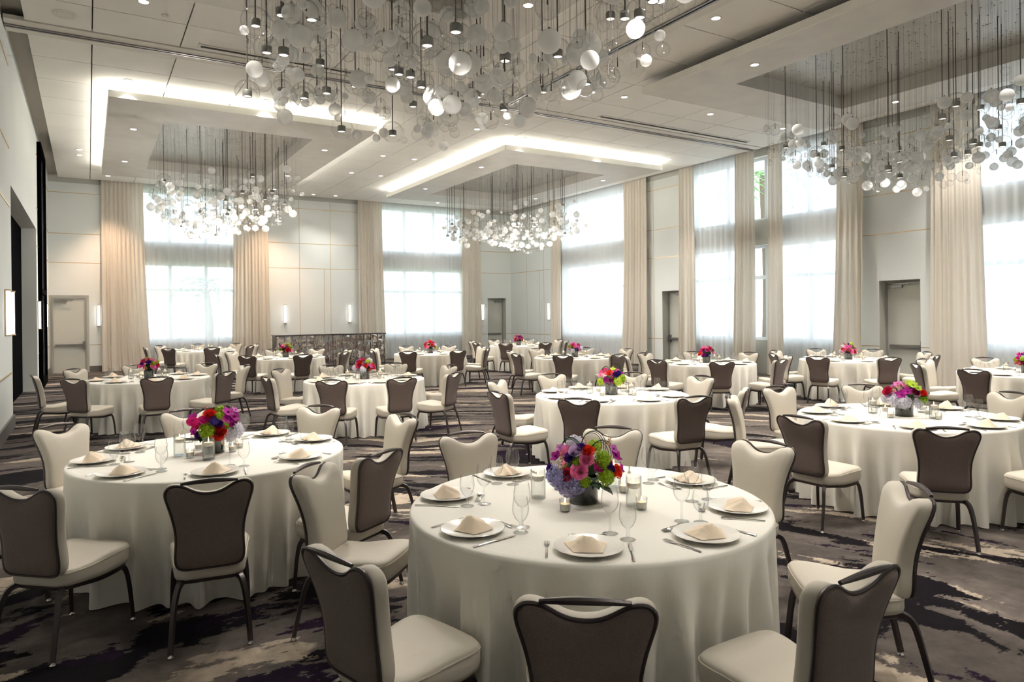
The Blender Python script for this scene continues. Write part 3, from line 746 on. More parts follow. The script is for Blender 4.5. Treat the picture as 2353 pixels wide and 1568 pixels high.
def chandelier(key, lab, seed, dens=1.0, low=3.98):
    rnd = random.Random(seed)
    a0, a1, b0, b1 = INN[key]
    cx_, cy_ = (a0 + a1) / 2, (b0 + b1) / 2
    ax, ay = (a1 - a0) / 2 + .12, (b1 - b0) / 2 + .12
    ch = thing('chandelier', lab, 'chandelier', (cx_, cy_, 6.215), group='glass bubble chandeliers')
    pts = []
    def spot(r, lo, hi, tries=60):
        for _ in range(tries):
            x, y = rnd.uniform(-1, 1), rnd.uniform(-1, 1)
            rho = (abs(x) ** 3.2 + abs(y) ** 3.2) ** (1 / 3.2)
            if rho > 1: continue
            wave = .12 * math.sin(2.3 * x * ax + seed) + .14 * math.sin(1.7 * y * ay + 2 * seed)
            zl = low + .42 * rho ** 3 + wave; zh = zl + .58 + .3 * rnd.random() ** 2
            z = zl + (zh - zl) * rnd.uniform(lo, hi) ** 1.15
            p = Vector((x * ax, y * ay, z - 6.215))
            if all((p - q).length > (r + s) * .74 for q, s in pts):
                pts.append((p, r)); return p
        return None
    cab = MB(); port = MB()
    def wire(p, top, rad):
        cab.tube([(p.x, p.y, 0), (p.x, p.y, top)], rad, 4)
        port.add([(p.x - .014, p.y - .014, -.003), (p.x + .014, p.y - .014, -.003), (p.x + .014, p.y + .014, -.003), (p.x - .014, p.y + .014, -.003)], [(0, 3, 2, 1)])
    nl = int(33 * dens); k = 0; lamps = []
    for i in range(nl):
        r = rnd.uniform(.125, .155); p = spot(r, .0, .9)
        if not p: continue
        g = put('lamp_globe', g_lamp, ch, p, rnd.uniform(0, 6), r)
        c = put('lamp_can', l_can, g, (0, 0, -.1), None, 1 / r)
        put('lens', l_lens, c) if False else None
        put('lens', l_lens, g, (0, 0, -.1), None, 1 / r)
        rl = -(p.z) - r * .1 + .0
        put('rod', MB().tube([(p.x, p.y, 0), (p.x, p.y, p.z - .02 + .03)], .0065, 6).mesh('rod', MAT['rod']), ch)
        lamps.append(p)
        k += 1
    for i in range(int(128 * dens)):
        r = rnd.choice((.05, .066, .078, .086, .095)); p = spot(r, 0, 1)
        if not p: continue
        g = put('frosted_globe', g_frost, ch, p, None, r); put('clip', clip_m, g); wire(p, p.z + r, .0010)
    for i in range(int(112 * dens)):
        r = rnd.choice((.045, .06, .07, .082, .098)); p = spot(r, 0, 1)
        if not p: continue
        g = put('clear_globe', g_clear, ch, p, None, r); put('stem', stem_m, g); wire(p, p.z + r, .0010)
    lit = []
    for p in sorted(lamps, key=lambda q: q.z):
        if len(lit) < 8 and all(math.hypot(p.x - q.x, p.y - q.y) > .8 for q in lit): lit.append(p)
    for p in lit:
        o = bpy.data.objects.new('chandelier_lamp', ch_light if key.startswith('near') else ch_glow); COL.objects.link(o); o.parent = ch; o.location = (p.x, p.y, p.z - .08)
    ex = {'f': MB(), 'c': MB()}
    for i in range(int(150 * dens)):
        r = rnd.choice((.04, .05, .062, .074)); p = spot(r, 0, 1)
        if not p: continue
        kx = rnd.choice('fcc'); g0 = ICO2
        ex[kx].add([(a_ * r + p.x, b_ * r + p.y, c_ * r + p.z) for a_, b_, c_ in g0.v], g0.f); wire(p, p.z + r, .0009)
    o = put('small_frosted_globes', ex['f'].mesh('sfg', MAT['frost'], True, 180), ch); o['kind'] = 'stuff'
    o = put('small_clear_globes', ex['c'].mesh('scg', MAT['globe'], True, 180), ch); o['kind'] = 'stuff'
    o = put('suspension_cables', cab.mesh('suspension_cables', MAT['cable'], False), ch); o['kind'] = 'stuff'
    o = put('cable_ports', port.mesh('cable_ports', MAT['rod'], False), ch); o['kind'] = 'stuff'
chandelier('near_left', 'nearest blown-glass bubble chandelier, cut by top of frame', 3, 1.12, 3.83)
chandelier('near_right', 'blown-glass bubble chandelier over the window side, unlit coffer above', 8, 1.1)
chandelier('far_left', 'far blown-glass bubble chandelier before the left back window', 12)
chandelier('far_right', 'farthest blown-glass bubble chandelier toward the room corner', 21)

# ------------------------------------------------------------------ chair
def lean(z):
    t = (z - .44) / .5
    return -.235 - .085 * t + .018 * math.sin(PI * max(0, min(1, t)) * 1.1)
half = [(0, .432), (.10, .432), (.155, .438), (.182, .462), (.188, .51), (.184, .59), (.188, .67), (.205, .755), (.226, .83), (.236, .872), (.232, .905), (.208, .926), (.172, .928), (.132, .915), (.095, .893), (.05, .874), (0, .868)]
outl = half + [(-x, z) for x, z in reversed(half[1:-1])]
outl = [(p[0], p[1]) for p in catmull([(x, z, 0) for x, z in outl], 2, True)]
def bk(x, z, h, s):
    X = x * s; Z = .675 + (z - .675) * s
    return (X, lean(Z) + h, Z)
m_cushion = MB().rings(outl, [(.6, -.006), (.97, -.008), (1.0, .002), (1.0, .034), (.985, .05), (.945, .06), (.8, .066), (.4, .069)], bk).mesh('backrest', MAT['cream'], True, 70)
m_panel = MB().rings(outl, [(.965, -.006), (.955, -.018), (.93, -.024), (.75, -.030), (.4, -.032)], bk).mesh('back_panel', MAT['taupe'], True, 70)
m_piping = MB().tube([bk(x, z, -.014, .98) for x, z in outl], .0085, 6, closed=True, up=(0, 1, 0)).mesh('back_frame', MAT['gunmetal'])
m_handle = MB().tube([(x, lean(.93) - .022 - .012 * math.cos(x / .15 * PI / 2), .934 + .010 * math.cos(x / .15 * PI / 2)) for x in [-.15 + .3 * k / 14 for k in range(15)]], lambda t: (.0075 + .006 * math.sin(PI * t), .009 + .006 * math.sin(PI * t)), 8).mesh('handle', MAT['gunmetal'])
hs = [(0, -.225), (.12, -.225), (.172, -.21), (.196, -.16), (.206, -.05), (.222, .08), (.234, .16), (.225, .212), (.185, .238), (.10, .246), (0, .248)]
so = hs + [(-x, y) for x, y in reversed(hs[1:-1])]
so = [(p[0], p[1]) for p in catmull([(x, y, 0) for x, y in so], 3, True)]
def st(x, y, h, s):
    X, Y = x * s, y * s
    top = (h - .36) / .11
    dz = (1 - top) * (-.022 * math.exp(-((Y - .03) / .15) ** 2)) + top * (.012 * Y / .22 - .012 * math.exp(-((Y + .06) / .1) ** 2))
    return (X, Y, h + dz)
m_seat = MB().rings(so, [(.55, .368), (.93, .368), (.985, .378), (1, .40), (1, .44), (.985, .458), (.95, .468), (.75, .474), (.35, .476)], st).mesh('seat', MAT['cream'], True, 70)
m_seam = MB().tube([st(x, y, .4495, .998) for x, y in so], .0035, 5, closed=True, up=(0, 0, 1)).mesh('seam', MAT['seam'])
m_sframe = MB().rings(so, [(.9, .345), (.93, .352), (.93, .370)], lambda x, y, h, s: st(x, y, h, s), cap0=True).mesh('seat_frame', MAT['gunmetal'], True, 40)
def leg(pts):
    return MB().tube(catmull(pts, 5), lambda t: .0225 - .0065 * t, 4, up=(1, 0, 0)).mesh('leg', MAT['gunmetal'], True, 30)
m_leg = {}
m_gl = MB().lathe([(.011, .022), (.013, .010), (.017, .006), (.017, 0), (0, 0)], 12).mesh('glide', MAT['chrome'])
for s in (-1, 1):
    m_leg['f', s] = leg([(s * .13, .12, .352), (s * .175, .165, .352), (s * .204, .198, .325), (s * .217, .218, .22), (s * .226, .236, .02)])
    m_leg['b', s] = leg([(s * .10, -.10, .355), (s * .145, -.185, .362), (s * .175, -.245, .335), (s * .196, -.280, .22), (s * .212, -.325, .02)])
def chair(loc, rz, label, near):
    c = thing('banquet_chair', label, 'chair', loc, rz, 'banquet chairs', scale=(.91, .97, .955))
    se = put('seat', m_seat, c)
    if near: put('seam', m_seam, se)
    put('seat_frame', m_sframe, c)
    put('backrest', m_cushion, c)
    bp_ = put('back_panel', m_panel, c)
    put('back_frame', m_piping, c)
    put('handle', m_handle, c)
    for s in (-1, 1):
        for q, fx, fy in (('f', .226, .236), ('b', .212, -.325)):
            l = put('leg', m_leg[q, s], c)
            if near: put('glide', m_gl, l, (s * fx, fy, 0))
    return c

# ------------------------------------------------------------------ table cloths and tables
TOP = .765
def cloth_mesh(seed):
    rnd = random.Random(seed)
    R = .915; n = 300
    fold = []
    k = 0
    cs = [(2 * PI * (q + rnd.uniform(-.3, .3)) / 30, rnd.uniform(.04, .075), rnd.uniform(.4, 1.1)) for q in range(30)]
    def amp(a):
        s = 0
        for c, w, h in cs:
            d = (a - c + PI) % (2 * PI) - PI
            s += h * math.exp(-(d / w) ** 2)
        return s
    A = [amp(2 * PI * i / n) for i in range(n)]
    A = [min(1.3, a) for a in A]
    specs = [(0.0, TOP, 0), (.45, TOP, 0), (.88, TOP, 0), (.908, TOP - .001, 0), (.916, TOP - .006, 0), (.920, TOP - .02, .0)]
    rows = []
    v = [(0, 0, TOP)]; f = []
    for r, z, _ in specs[1:]:
        rows.append([(r, z)] * n)
    for t in (.12, .24, .38, .52, .66, .8, .92, 1.0):
        row = []
        for i in range(n):
            tw = .03 * math.sin(i * .21 + seed) * t
            r = .920 + .010 * t + ((.19 if seed == 1 else .155) * t ** .6) * (A[i] - .66) * min(1, t * 3.2)
            row.append((min(r, .992), TOP - .02 - (TOP - .028) * t))
        rows.append(row)
    for row in rows:
        for i in range(n):
            a = 2 * PI * i / n; v.append((row[i][0] * math.cos(a), row[i][0] * math.sin(a), row[i][1]))
    for i in range(n): f.append((0, 1 + i, 1 + (i + 1) % n))
    for j in range(len(rows) - 1):
        for i in range(n):
            i2 = (i + 1) % n
            f.append((1 + j * n + i, 1 + (j + 1) * n + i, 1 + (j + 1) * n + i2, 1 + j * n + i2))
    return MB().add(v, f).mesh('tablecloth', MAT['cloth'], True, 60)
CLOTHS = [cloth_mesh(s) for s in (1, 2, 3, 4)]
m_ttop = MB().lathe([(0, .73), (.90, .73), (.905, .745), (.90, .758), (0, .758)], 40).mesh('tabletop', principled('plywood_top', srgb(150, 118, 80), .6))
m_tleg = MB().tube([(0, 0, 0), (0, 0, .73)], .018, 8).mesh('leg', MAT['gunmetal'])

# ------------------------------------------------------------------ tableware
m_plate = MB().lathe([(0, .006), (.085, .006), (.10, .009), (.142, .020), (.146, .0215), (.144, .0235), (.10, .0125), (.085, .010), (0, .0095)][::-1], 40).mesh('plate', MAT['china'], True, 50)
def napkin_mesh(seed):
    rnd = random.Random(seed); p1, p2 = rnd.uniform(-.4, .4), rnd.uniform(0, 6)
    def fn(a, b):
        u, v = a * 2 - 1, b
        f = (v / .34) ** .75 if v < .34 else 1 - .62 * ((v - .34) / .66) ** 1.3
        edge = 1 - abs(u) ** 1.5
        h = (.070 + .014 * math.sin(p2)) * edge * f
        h -= .020 * math.exp(-((u - p1 * .3) / .16) ** 2) * max(0, v - .25)          # the crease between the two rolls
        h += .007 * math.sin(13 * u / (.35 + v) + p2) * edge * v                       # pleats fanning from the crease
        x = u * (.060 + .034 * v) * (1 + .10 * p1 * v)
        y = (v - .45) * -.135 * (1 - .28 * abs(u) * v) + .012 * p1 * u
        if b == 1: h = max(.002, h * .25)
        rr = math.hypot(x, y)
        return (x, y, .0125 + max(0, rr - .082) * .30 + max(0.0005, h))
    return MB().sheet(fn, 22, 18).mesh('napkin', MAT['napkin'], True, 60)
NAPK = [napkin_mesh(s) for s in range(5)]
def handle_tube(mb, l0, l1, w0, w1, z=.004):
    mb.tube([(l0 + (l1 - l0) * k / 6, 0, z + .002 * math.sin(PI * k / 6)) for k in range(7)], lambda t: (.0022, w0 + (w1 - w0) * t), 6, up=(0, 0, 1))
def fork_mesh():
    mb = MB(); handle_tube(mb, -.10, .035, .0055, .003)
    mb.tube([(.03, 0, .005), (.045, 0, .005), (.06, 0, .006)], lambda t: (.0015, .004 + .007 * t), 6, up=(0, 0, 1))
    for k in range(4): mb.tube([(.056, -.009 + .006 * k, .006), (.08, -.009 + .006 * k, .008), (.098, -.009 + .006 * k, .006)], lambda t: (.0012, .0022 - .0008 * t), 5, up=(0, 0, 1))
    return mb.mesh('fork', MAT['silver'])
def knife_mesh():
    mb = MB(); handle_tube(mb, -.115, .01, .006, .0045)
    mb.tube([(.005, 0, .004), (.05, .001, .004), (.10, .001, .004), (.12, -.003, .004)], lambda t: (.001, .0085 * (1 - .8 * max(0, t - .75) * 4)), 6, up=(0, 0, 1))
    return mb.mesh('knife', MAT['silver'])
def spoon_mesh():
    mb = MB(); handle_tube(mb, -.085, .035, .005, .0028)
    def fn(a, b):
        r, q = a, b * 2 * PI
        return (.056 + .026 * r * math.cos(q), .015 * r * math.sin(q), .0045 + .005 * r * r)
    mb.sheet(fn, 4, 16)
    return mb.mesh('spoon', MAT['silver'])
m_fork, m_knife, m_spoon = fork_mesh(), knife_mesh(), spoon_mesh()
m_wine = MB().lathe([(0, .003), (.030, .002), (.035, .0015), (.035, .003), (.012, .007), (.005, .014), (.0042, .05), (.0042, .085), (.007, .094), (.022, .104), (.034, .122), (.0395, .145), (.039, .165), (.035, .19), (.0315, .208)], 22).mesh('wine_glass', MAT['glass'], True, 80)
m_gob = MB().lathe([(0, .003), (.030, .002), (.034, .0015), (.034, .003), (.013, .008), (.007, .014), (.006, .035), (.0075, .046), (.011, .052), (.026, .066), (.036, .09), (.038, .108), (.036, .13), (.0325, .152), (.031, .162)], 22).mesh('water_goblet', MAT['glass'], True, 80)
m_rim_w = MB().tube([(.0315 * math.cos(a), .0315 * math.sin(a), .208) for a in [2 * PI * k / 22 for k in range(22)]], .0009, 4, closed=True).mesh('rim', MAT['glass'])
# candles
m_hur = MB().lathe([(0, .002), (.038, .002), (.0395, .006), (.0395, .155), (.0375, .155), (.0375, .010), (0, .010)], 24).mesh('hurricane_glass', MAT['glass'], True, 40)
m_hwater = MB().lathe([(0, .011), (.037, .011), (.037, .098), (0, .098)], 20).mesh('water', MAT['water'], True, 40)
m_float = MB().lathe([(0, .096), (.024, .094), (.033, .104), (.034, .116), (.030, .122), (0, .120)], 20).mesh('candle', MAT['wax'], True, 60)
m_vot = MB().lathe([(0, .002), (.024, .002), (.026, .006), (.029, .062), (.0275, .062), (.0245, .008), (0, .008)], 20).mesh('votive_glass', MAT['glass'], True, 40)
m_vcan = MB().lathe([(0, .009), (.0235, .009), (.026, .040), (0, .040)], 18).mesh('candle', MAT['wax'], True, 60)
m_flame = MB().lathe([(0, 0), (.003, .003), (.0042, .008), (.003, .015), (.0012, .021), (0, .024)], 8).mesh('flame', MAT['flame'])
m_wick = MB().tube([(0, 0, -.004), (0, 0, .005)], .0009, 5).mesh('wick', MAT['slot'])
def hurricane(x, y, lab):
    h = thing('floating_candle_holder', lab, 'candle', (x, y, TOP), 0, 'floating candle holders')
    put('cylinder', m_hur, h); put('water', m_hwater, h); c = put('candle', m_float, h); put('wick', m_wick, c, (0, 0, .122)); put('flame', m_flame, c, (0, 0, .125))
def votive(x, y, lab):
    h = thing('votive_candle', lab, 'candle', (x, y, TOP), 0, 'votive candles')
    put('cup', m_vot, h); c = put('candle', m_vcan, h); put('wick', m_wick, c, (0, 0, .041)); put('flame', m_flame, c, (0, 0, .043))

# ------------------------------------------------------------------ flowers (each unit-size, facing +z)
_fm = {}
def rose(col):
    k = ('rose', col)
    if k in _fm: return _fm[k]
    mb = MB()
    rings_ = [(.05, 2, 1.9), (.17, 3, 1.5), (.32, 4, 1.2), (.50, 5, .98), (.68, 6, .8), (.86, 6, .78)]
    for i, (r0, cnt, wid) in enumerate(rings_):
        for j in range(cnt):
            a = 2 * PI * j / cnt + i * .9; ztop = .78 * math.sqrt(max(.05, 1 - .92 * r0 * r0)); curl = .05 + .16 * r0
            def fn(u, v, a=a, r0=r0, wid=wid, ztop=ztop, curl=curl):
                q = (u - .5) * wid * 1.25; e = abs(u - .5) * 2
                r = r0 * (.5 + .5 * math.sqrt(v)) + curl * v ** 3 + .05 * e * (1 if u > .5 else -.4)
                z = -.35 + (ztop + .35) * v - .10 * e * e * v - .35 * curl * v ** 6
                return (r * math.cos(a + q), r * math.sin(a + q), z)
            mb.sheet(fn, 5, 5)
    _fm[k] = mb.mesh('rose', petal(*col), True, 180); return _fm[k]
def hydrangea(col):
    k = ('hyd', col)
    if k in _fm: return _fm[k]
    rnd = random.Random(9); mb = MB()
    n = 64
    for i in range(n):
        z = 1 - 1.25 * (i + .5) / n; a = i * 2.399; r = math.sqrt(max(0, 1 - z * z))
        d = Vector((r * math.cos(a), r * math.sin(a), z)); p = d * rnd.uniform(.86, 1.02)
        d = (d + Vector((rnd.uniform(-.5, .5), rnd.uniform(-.5, .5), rnd.uniform(-.5, .5)))).normalized(); x = d.orthogonal().normalized(); y = d.cross(x); s = rnd.uniform(.19, .27); w = rnd.random()
        for q in range(4):
            c = math.cos(q * PI / 2 + w); e = math.sin(q * PI / 2 + w); u = x * c + y * e; v2 = x * -e + y * c
            mb.add([p, p + (u * .9 + v2 * .55) * s + d * .04, p + u * 1.35 * s + d * .0, p + (u * .9 - v2 * .55) * s + d * .04], [(0, 1, 2, 3)])
    core = ico(.7, 1); mb.add(core.v, core.f)
    _fm[k] = mb.mesh('hydrangea', petal(*col), True, 30); return _fm[k]
def orchid(col):
    k = ('orc', col)
    if k in _fm: return _fm[k]
    mb = MB()
    for i, (L, w) in enumerate(((1., .42), (1., .5), (.95, .36), (.95, .36), (1., .5))):
        a = PI / 2 + i * 2 * PI / 5
        def fn(u, v, a=a, L=L, w=w):
            s = math.sin(PI * min(1, v * .93 + .05)) ** .8 * w * (u - .5) * 2
            x = v * L; z = .25 * v * v - .12 * abs(u - .5) + .05
            return (x * math.cos(a) - s * math.sin(a), x * math.sin(a) + s * math.cos(a), z)
        mb.sheet(fn, 4, 5)
    c = ico(.2, 1); mb.add([(p[0], p[1], p[2] + .15) for p in c.v], c.f)
    _fm[k] = mb.mesh('orchid', petal(*col), True, 60); return _fm[k]
def stock(col):
    k = ('stk', col)
    if k in _fm: return _fm[k]
    rnd = random.Random(4); mb = MB()
    for i in range(16):
        h = i / 15; a = i * 2.399; r = .5 * (1 - .75 * h) + .08
        c = ico(.24 - .11 * h, 1); sq = rnd.uniform(.8, 1.2)
        mb.add([(p[0] * sq + r * math.cos(a), p[1] + r * math.sin(a), p[2] * .8 - .4 + 1.9 * h) for p in c.v], c.f)
    _fm[k] = mb.mesh('stock', petal(*col), True, 50); return _fm[k]
def calla(col):
    k = ('cal', col)
    if k in _fm: return _fm[k]
    def fn(u, v):
        a = u * 2 * PI * .95; r = .12 + .65 * v ** 1.6; z = -.8 + 1.5 * v + .5 * v * v * (.5 - .5 * math.cos(a)) * 1.0 - .2 * v ** 4
        return (r * math.cos(a), r * math.sin(a) * .85, z)
    _fm[k] = MB().sheet(fn, 14, 7).mesh('calla', petal(*col), True, 180); return _fm[k]
def leaf(col):
    k = ('leaf', col)
    if k in _fm: return _fm[k]
    def fn(u, v):
        w = .55 * math.sin(PI * v ** .8) * (1 + .08 * math.sin(v * 26)); return ((u - .5) * 2 * w, v * 1.6 - .2, .12 * abs(u - .5) * 2 - .35 * v * v)
    _fm[k] = MB().sheet(fn, 6, 14).mesh('leaf', petal(*col), True, 60); return _fm[k]
def loop_grass():
    k = 'loop'
    if k in _fm: return _fm[k]
    mb = MB()
    for j, (rx, rz, y) in enumerate(((.055, .07, 0), (.05, .062, .008), (.06, .075, -.008))):
        mb.tube([(rx * math.cos(a) + rx, y + .01 * a, rz * math.sin(a)) for a in [PI * 1.05 - PI * 1.15 * q / 16 for q in range(17)]], lambda t: (.0006, .0024), 4, up=(0, 1, 0))
    _fm[k] = mb.mesh('grass_loop', petal(54, 92, 50)); return _fm[k]
FL = {'rose': rose, 'hydrangea': hydrangea, 'orchid': orchid, 'stock': stock, 'calla': calla, 'leaf': leaf}
PINK, LAVR, RED, ORNG, GRN, LILAC, WHITE, PURP, MAG, PEACH, CRIM, DKL, LIME, BLUE = (250, 148, 198), (220, 190, 226), (222, 44, 36), (238, 66, 34), (156, 190, 36), (182, 178, 222), (236, 234, 244), (84, 40, 140), (188, 40, 158), (226, 160, 138), (206, 40, 84), (36, 66, 34), (188, 214, 70), (92, 70, 170)
m_vase = MB().lathe([(0, .0), (.074, .0), (.0765, .004), (.0765, .135), (.070, .135), (.070, .02), (0, .02)], 32).mesh('vase', MAT['vase'], True, 40)
m_foot = MB().lathe([(0, .0005), (.0775, .0005), (.078, .004), (.0775, .009), (.0768, .010)], 32).mesh('foot', MAT['glass'], True, 40)
m_moss = ico(1, 2).mesh('greenery', petal(40, 70, 34), True, 180)
def arrangement(x, y, lab, spec, fill, seed, nfill, grass=True):
    """spec: (right, up, size, kind, colour) as seen from the camera; fill goes all round"""
    rnd = random.Random(seed)
    th = math.atan2(-y, -x)                       # towards the camera
    a = thing('flower_arrangement', lab, 'flowers', (x, y, TOP), th + PI / 2, 'table centrepieces')   # local -y looks at the camera, +x to the right
    v = put('vase', m_vase, a); put('foot', m_foot, v)
    put('greenery', m_moss, a, (0, 0, .185), None, (.085, .085, .055))
    zc = .215
    def add(px, py, pz, size, kind, col):
        d = Vector((px, py, pz - .12)); d.normalize()
        rot = d.to_track_quat('Z', 'Y').to_euler() if kind != 'leaf' else d.to_track_quat('Y', 'Z').to_euler()
        if kind == 'stock': rot = Vector((d.x * .5, d.y * .5, 1)).normalized().to_track_quat('Z', 'Y').to_euler()
        nm = {'rose': 'rose', 'hydrangea': 'hydrangea_head', 'orchid': 'orchid_bloom', 'stock': 'stock_spike', 'calla': 'calla_bloom', 'leaf': 'leaf'}[kind]
        o = put(nm, FL[kind](col), a, (px, py, pz), rot, size)
        if kind in ('hydrangea', 'stock', 'rose', 'orchid'): o['kind'] = 'stuff'
    for r, u, s, k, c in spec:
        q = max(0., 1 - (r / .205) ** 2 - (u / .15) ** 2)
        add(r, -.155 * math.sqrt(q) - .01, zc + u, s, k, c)
    for i in range(nfill):
        z = rnd.uniform(-.25, 1.); ang = i * 2.399 + rnd.uniform(-.3, .3)
        if spec: ang = rnd.uniform(.05, PI - .05)        # the side away from the camera
        rr = math.sqrt(max(0, 1 - max(0, z) ** 2)) * rnd.uniform(.85, 1.)
        k, c, s = rnd.choice(fill)
        add(.14 * rr * math.cos(ang), .14 * rr * math.sin(ang), zc - .035 + .125 * z, s * rnd.uniform(.9, 1.25), k, c)
    if grass:
        for px, pz, rz in ((.0, .30, .2), (-.12, .27, -.3), (.05, .25, .5)):
            put('grass_loop', loop_grass(), a, (px, -.04, pz), (0, 0, rz))

SP1 = [(-.018, -.020, .044, 'rose', PINK), (.017, .034, .037, 'rose', PINK), (-.035, .072, .036, 'rose', LAVR), (.025, .074, .034, 'rose', ORNG), (.165, -.036, .037, 'rose', ORNG),
       (.096, .036, .042, 'hydrangea', GRN), (.111, -.054, .046, 'hydrangea', GRN), (-.031, .028, .022, 'hydrangea', GRN), (.01, -.075, .03, 'hydrangea', GRN), (-.064, .044, .03, 'rose', PURP), (-.01, .09, .026, 'rose', PURP), (.137, -.013, .024, 'rose', PURP), (.12, .01, .026, 'rose', PURP),
       (.067, -.008, .042, 'calla', (178, 40, 120)), (-.072, -.10, .062, 'hydrangea', LILAC), (-.13, -.055, .055, 'hydrangea', LILAC), (-.03, -.11, .04, 'hydrangea', LILAC), (-.10, .034, .026, 'stock', PEACH), (-.113, -.008, .026, 'stock', (222, 200, 140)), (-.08, -.041, .034, 'rose', CRIM),
       (.165, .045, .042, 'orchid', MAG), (.155, .075, .036, 'orchid', (206, 110, 196)), (-.137, .044, .036, 'orchid', MAG), (-.115, .085, .03, 'orchid', (214, 130, 200)), (.195, -.028, .03, 'orchid', MAG), (.13, .10, .024, 'stock', (206, 160, 110)), (-.165, -.02, .026, 'rose', PURP), (.05, -.09, .055, 'leaf', DKL), (.095, -.12, .05, 'leaf', DKL), (.04, -.06, .05, 'leaf', DKL)]
SP2 = [(-.13, .06, .045, 'orchid', MAG), (-.11, .02, .055, 'calla', (206, 40, 116)), (-.05, .03, .05, 'calla', (196, 36, 120)), (-.02, .075, .045, 'rose', RED), (.005, .035, .036, 'hydrangea', BLUE), (.035, .065, .03, 'hydrangea', GRN), (.035, .01, .032, 'rose', PURP),
       (.03, -.05, .058, 'rose', RED), (-.04, -.03, .055, 'hydrangea', GRN), (-.09, -.06, .03, 'rose', PURP), (-.125, -.035, .032, 'orchid', MAG), (.10, .085, .05, 'orchid', MAG), (.14, .05, .05, 'orchid', (170, 30, 140)), (.10, .04, .048, 'orchid', MAG), (.15, .09, .036, 'orchid', (206, 110, 196)), (.13, -.005, .045, 'orchid', (168, 24, 120)),
       (.15, -.05, .055, 'hydrangea', WHITE), (.11, -.085, .045, 'hydrangea', WHITE), (.085, -.03, .07, 'leaf', (50, 90, 44)), (-.05, -.085, .07, 'leaf', DKL), (-.02, -.10, .06, 'leaf', DKL)]
SP3 = [(-.07, -.06, .06, 'hydrangea', WHITE), (.0, -.07, .06, 'hydrangea', WHITE), (-.14, -.05, .045, 'hydrangea', WHITE), (.11, -.08, .045, 'hydrangea', WHITE), (-.13, .02, .045, 'rose', CRIM), (-.08, .03, .034, 'stock', PEACH), (-.04, .06, .034, 'stock', PEACH), (-.02, .0, .05, 'orchid', MAG), (.03, .03, .045, 'orchid', (170, 30, 140)), (-.05, .09, .04, 'orchid', (226, 120, 190)), (.07, .085, .05, 'orchid', LIME), (.11, .06, .042, 'orchid', LIME), (.09, .02, .036, 'rose', (130, 20, 70)), (.15, .01, .04, 'rose', RED), (.12, -.03, .06, 'leaf', (60, 110, 40)), (.15, -.04, .04, 'hydrangea', GRN), (-.11, -.01, .03, 'rose', LAVR)]
SP4 = [(-.1, .03, .04, 'stock', PINK), (-.06, .05, .04, 'stock', (226, 110, 140)), (-.02, .05, .04, 'rose', ORNG), (.0, .01, .04, 'stock', (214, 90, 130)), (.05, .03, .04, 'rose', PURP), (.09, .05, .036, 'rose', PURP), (.02, .1, .035, 'orchid', LIME), (-.06, -.03, .036, 'rose', MAG), (-.12, -.05, .045, 'hydrangea', LIME), (.08, -.04, .055, 'hydrangea', LIME), (.12, -.01, .05, 'hydrangea', GRN), (-.01, -.05, .036, 'rose', (150, 30, 120)), (.14, -.06, .05, 'leaf', (60, 110, 40)), (.13, .04, .034, 'orchid', MAG), (-.13, .03, .034, 'orchid', (226, 120, 160))]
PALS = {'magenta': [('orchid', MAG, .045), ('rose', CRIM, .04), ('rose', PINK, .04), ('rose', PURP, .034), ('stock', PEACH, .03), ('hydrangea', GRN, .04), ('calla', (190, 40, 120), .04), ('rose', RED, .04)],
        'mixed': [('orchid', (206, 110, 196), .045), ('rose', PINK, .042), ('rose', ORNG, .04), ('stock', PEACH, .034), ('rose', CRIM, .04), ('rose', (226, 60, 130), .042), ('orchid', MAG, .045), ('stock', (226, 110, 150), .034), ('hydrangea', WHITE, .042), ('rose', PURP, .034), ('rose', PINK, .042), ('rose', RED, .04), ('hydrangea', LIME, .036)]}

# ------------------------------------------------------------------ the tables
TABLES = [  # x, y, seat angle offset, words, nearness, arrangement
    (2.22, 2.91, 7, 'nearest table', 2, (SP1, 'mixed', 'pink roses and lavender hydrangea in dark glass vase, nearest table')),
    (.77, 5.47, -9, 'front left table', 2, (SP2, 'magenta', 'magenta orchids and red roses in dark glass vase, front left table')),
    (6.47, 3.64, 0, 'front right table', 2, (SP3, 'mixed', 'white hydrangea, magenta and lime orchids in dark vase, front right table')),
    (5.41, 6.59, -8, 'second-row middle table', 2, (SP4, 'mixed', 'pink stock and lime hydrangea in dark vase, second-row middle table')),
    (3.67, 10.46, 2, 'table facing the mirrored bar', 1, (None, 'mixed', 'pink, red and white bouquet in dark vase, table facing mirrored bar')),
    (.84, 12.79, 0, 'table by the dark opening', 1, (None, 'magenta', 'deep magenta bouquet in dark vase, table by the dark opening')),
    (4.08, 17.26, 0, 'table left of the mirrored bar', 0, (None, 'magenta', 'purple and magenta bouquet, table left of the mirrored bar')),
    (2.95, 22.7, 0, 'table under the left back window', 0, None),
    (7.52, 16.43, 0, 'table right of the mirrored bar', 0, (None, 'mixed', 'pink bouquet with orange blooms, table right of the mirrored bar')),
    (11.59, 18.66, 0, 'far corner table', 0, (None, 'magenta', 'small red and magenta bouquet on the far corner table')),
    (9.39, 12.71, 0, 'table before the corner-side window', 0, (None, 'mixed', 'coral and violet bouquet, table before the corner-side window')),
    (10.27, 9.61, 8, 'table before the parted drapes', 0, (None, 'magenta', 'magenta and coral bouquet, table before the parted drapes')),
    (13.11, 8.49, 14, 'table before the larger recessed door', 0, (None, 'mixed', 'pink and lime bouquet, table before the larger recessed door')),
    (12.28, 5.02, 0, 'table cut by the right edge', 0, (None, 'magenta', 'dark red bouquet on the table cut by the right edge')),
]
SECT = ['near', 'near-right', 'right', 'far-right', 'far', 'far-left', 'left', 'near-left']
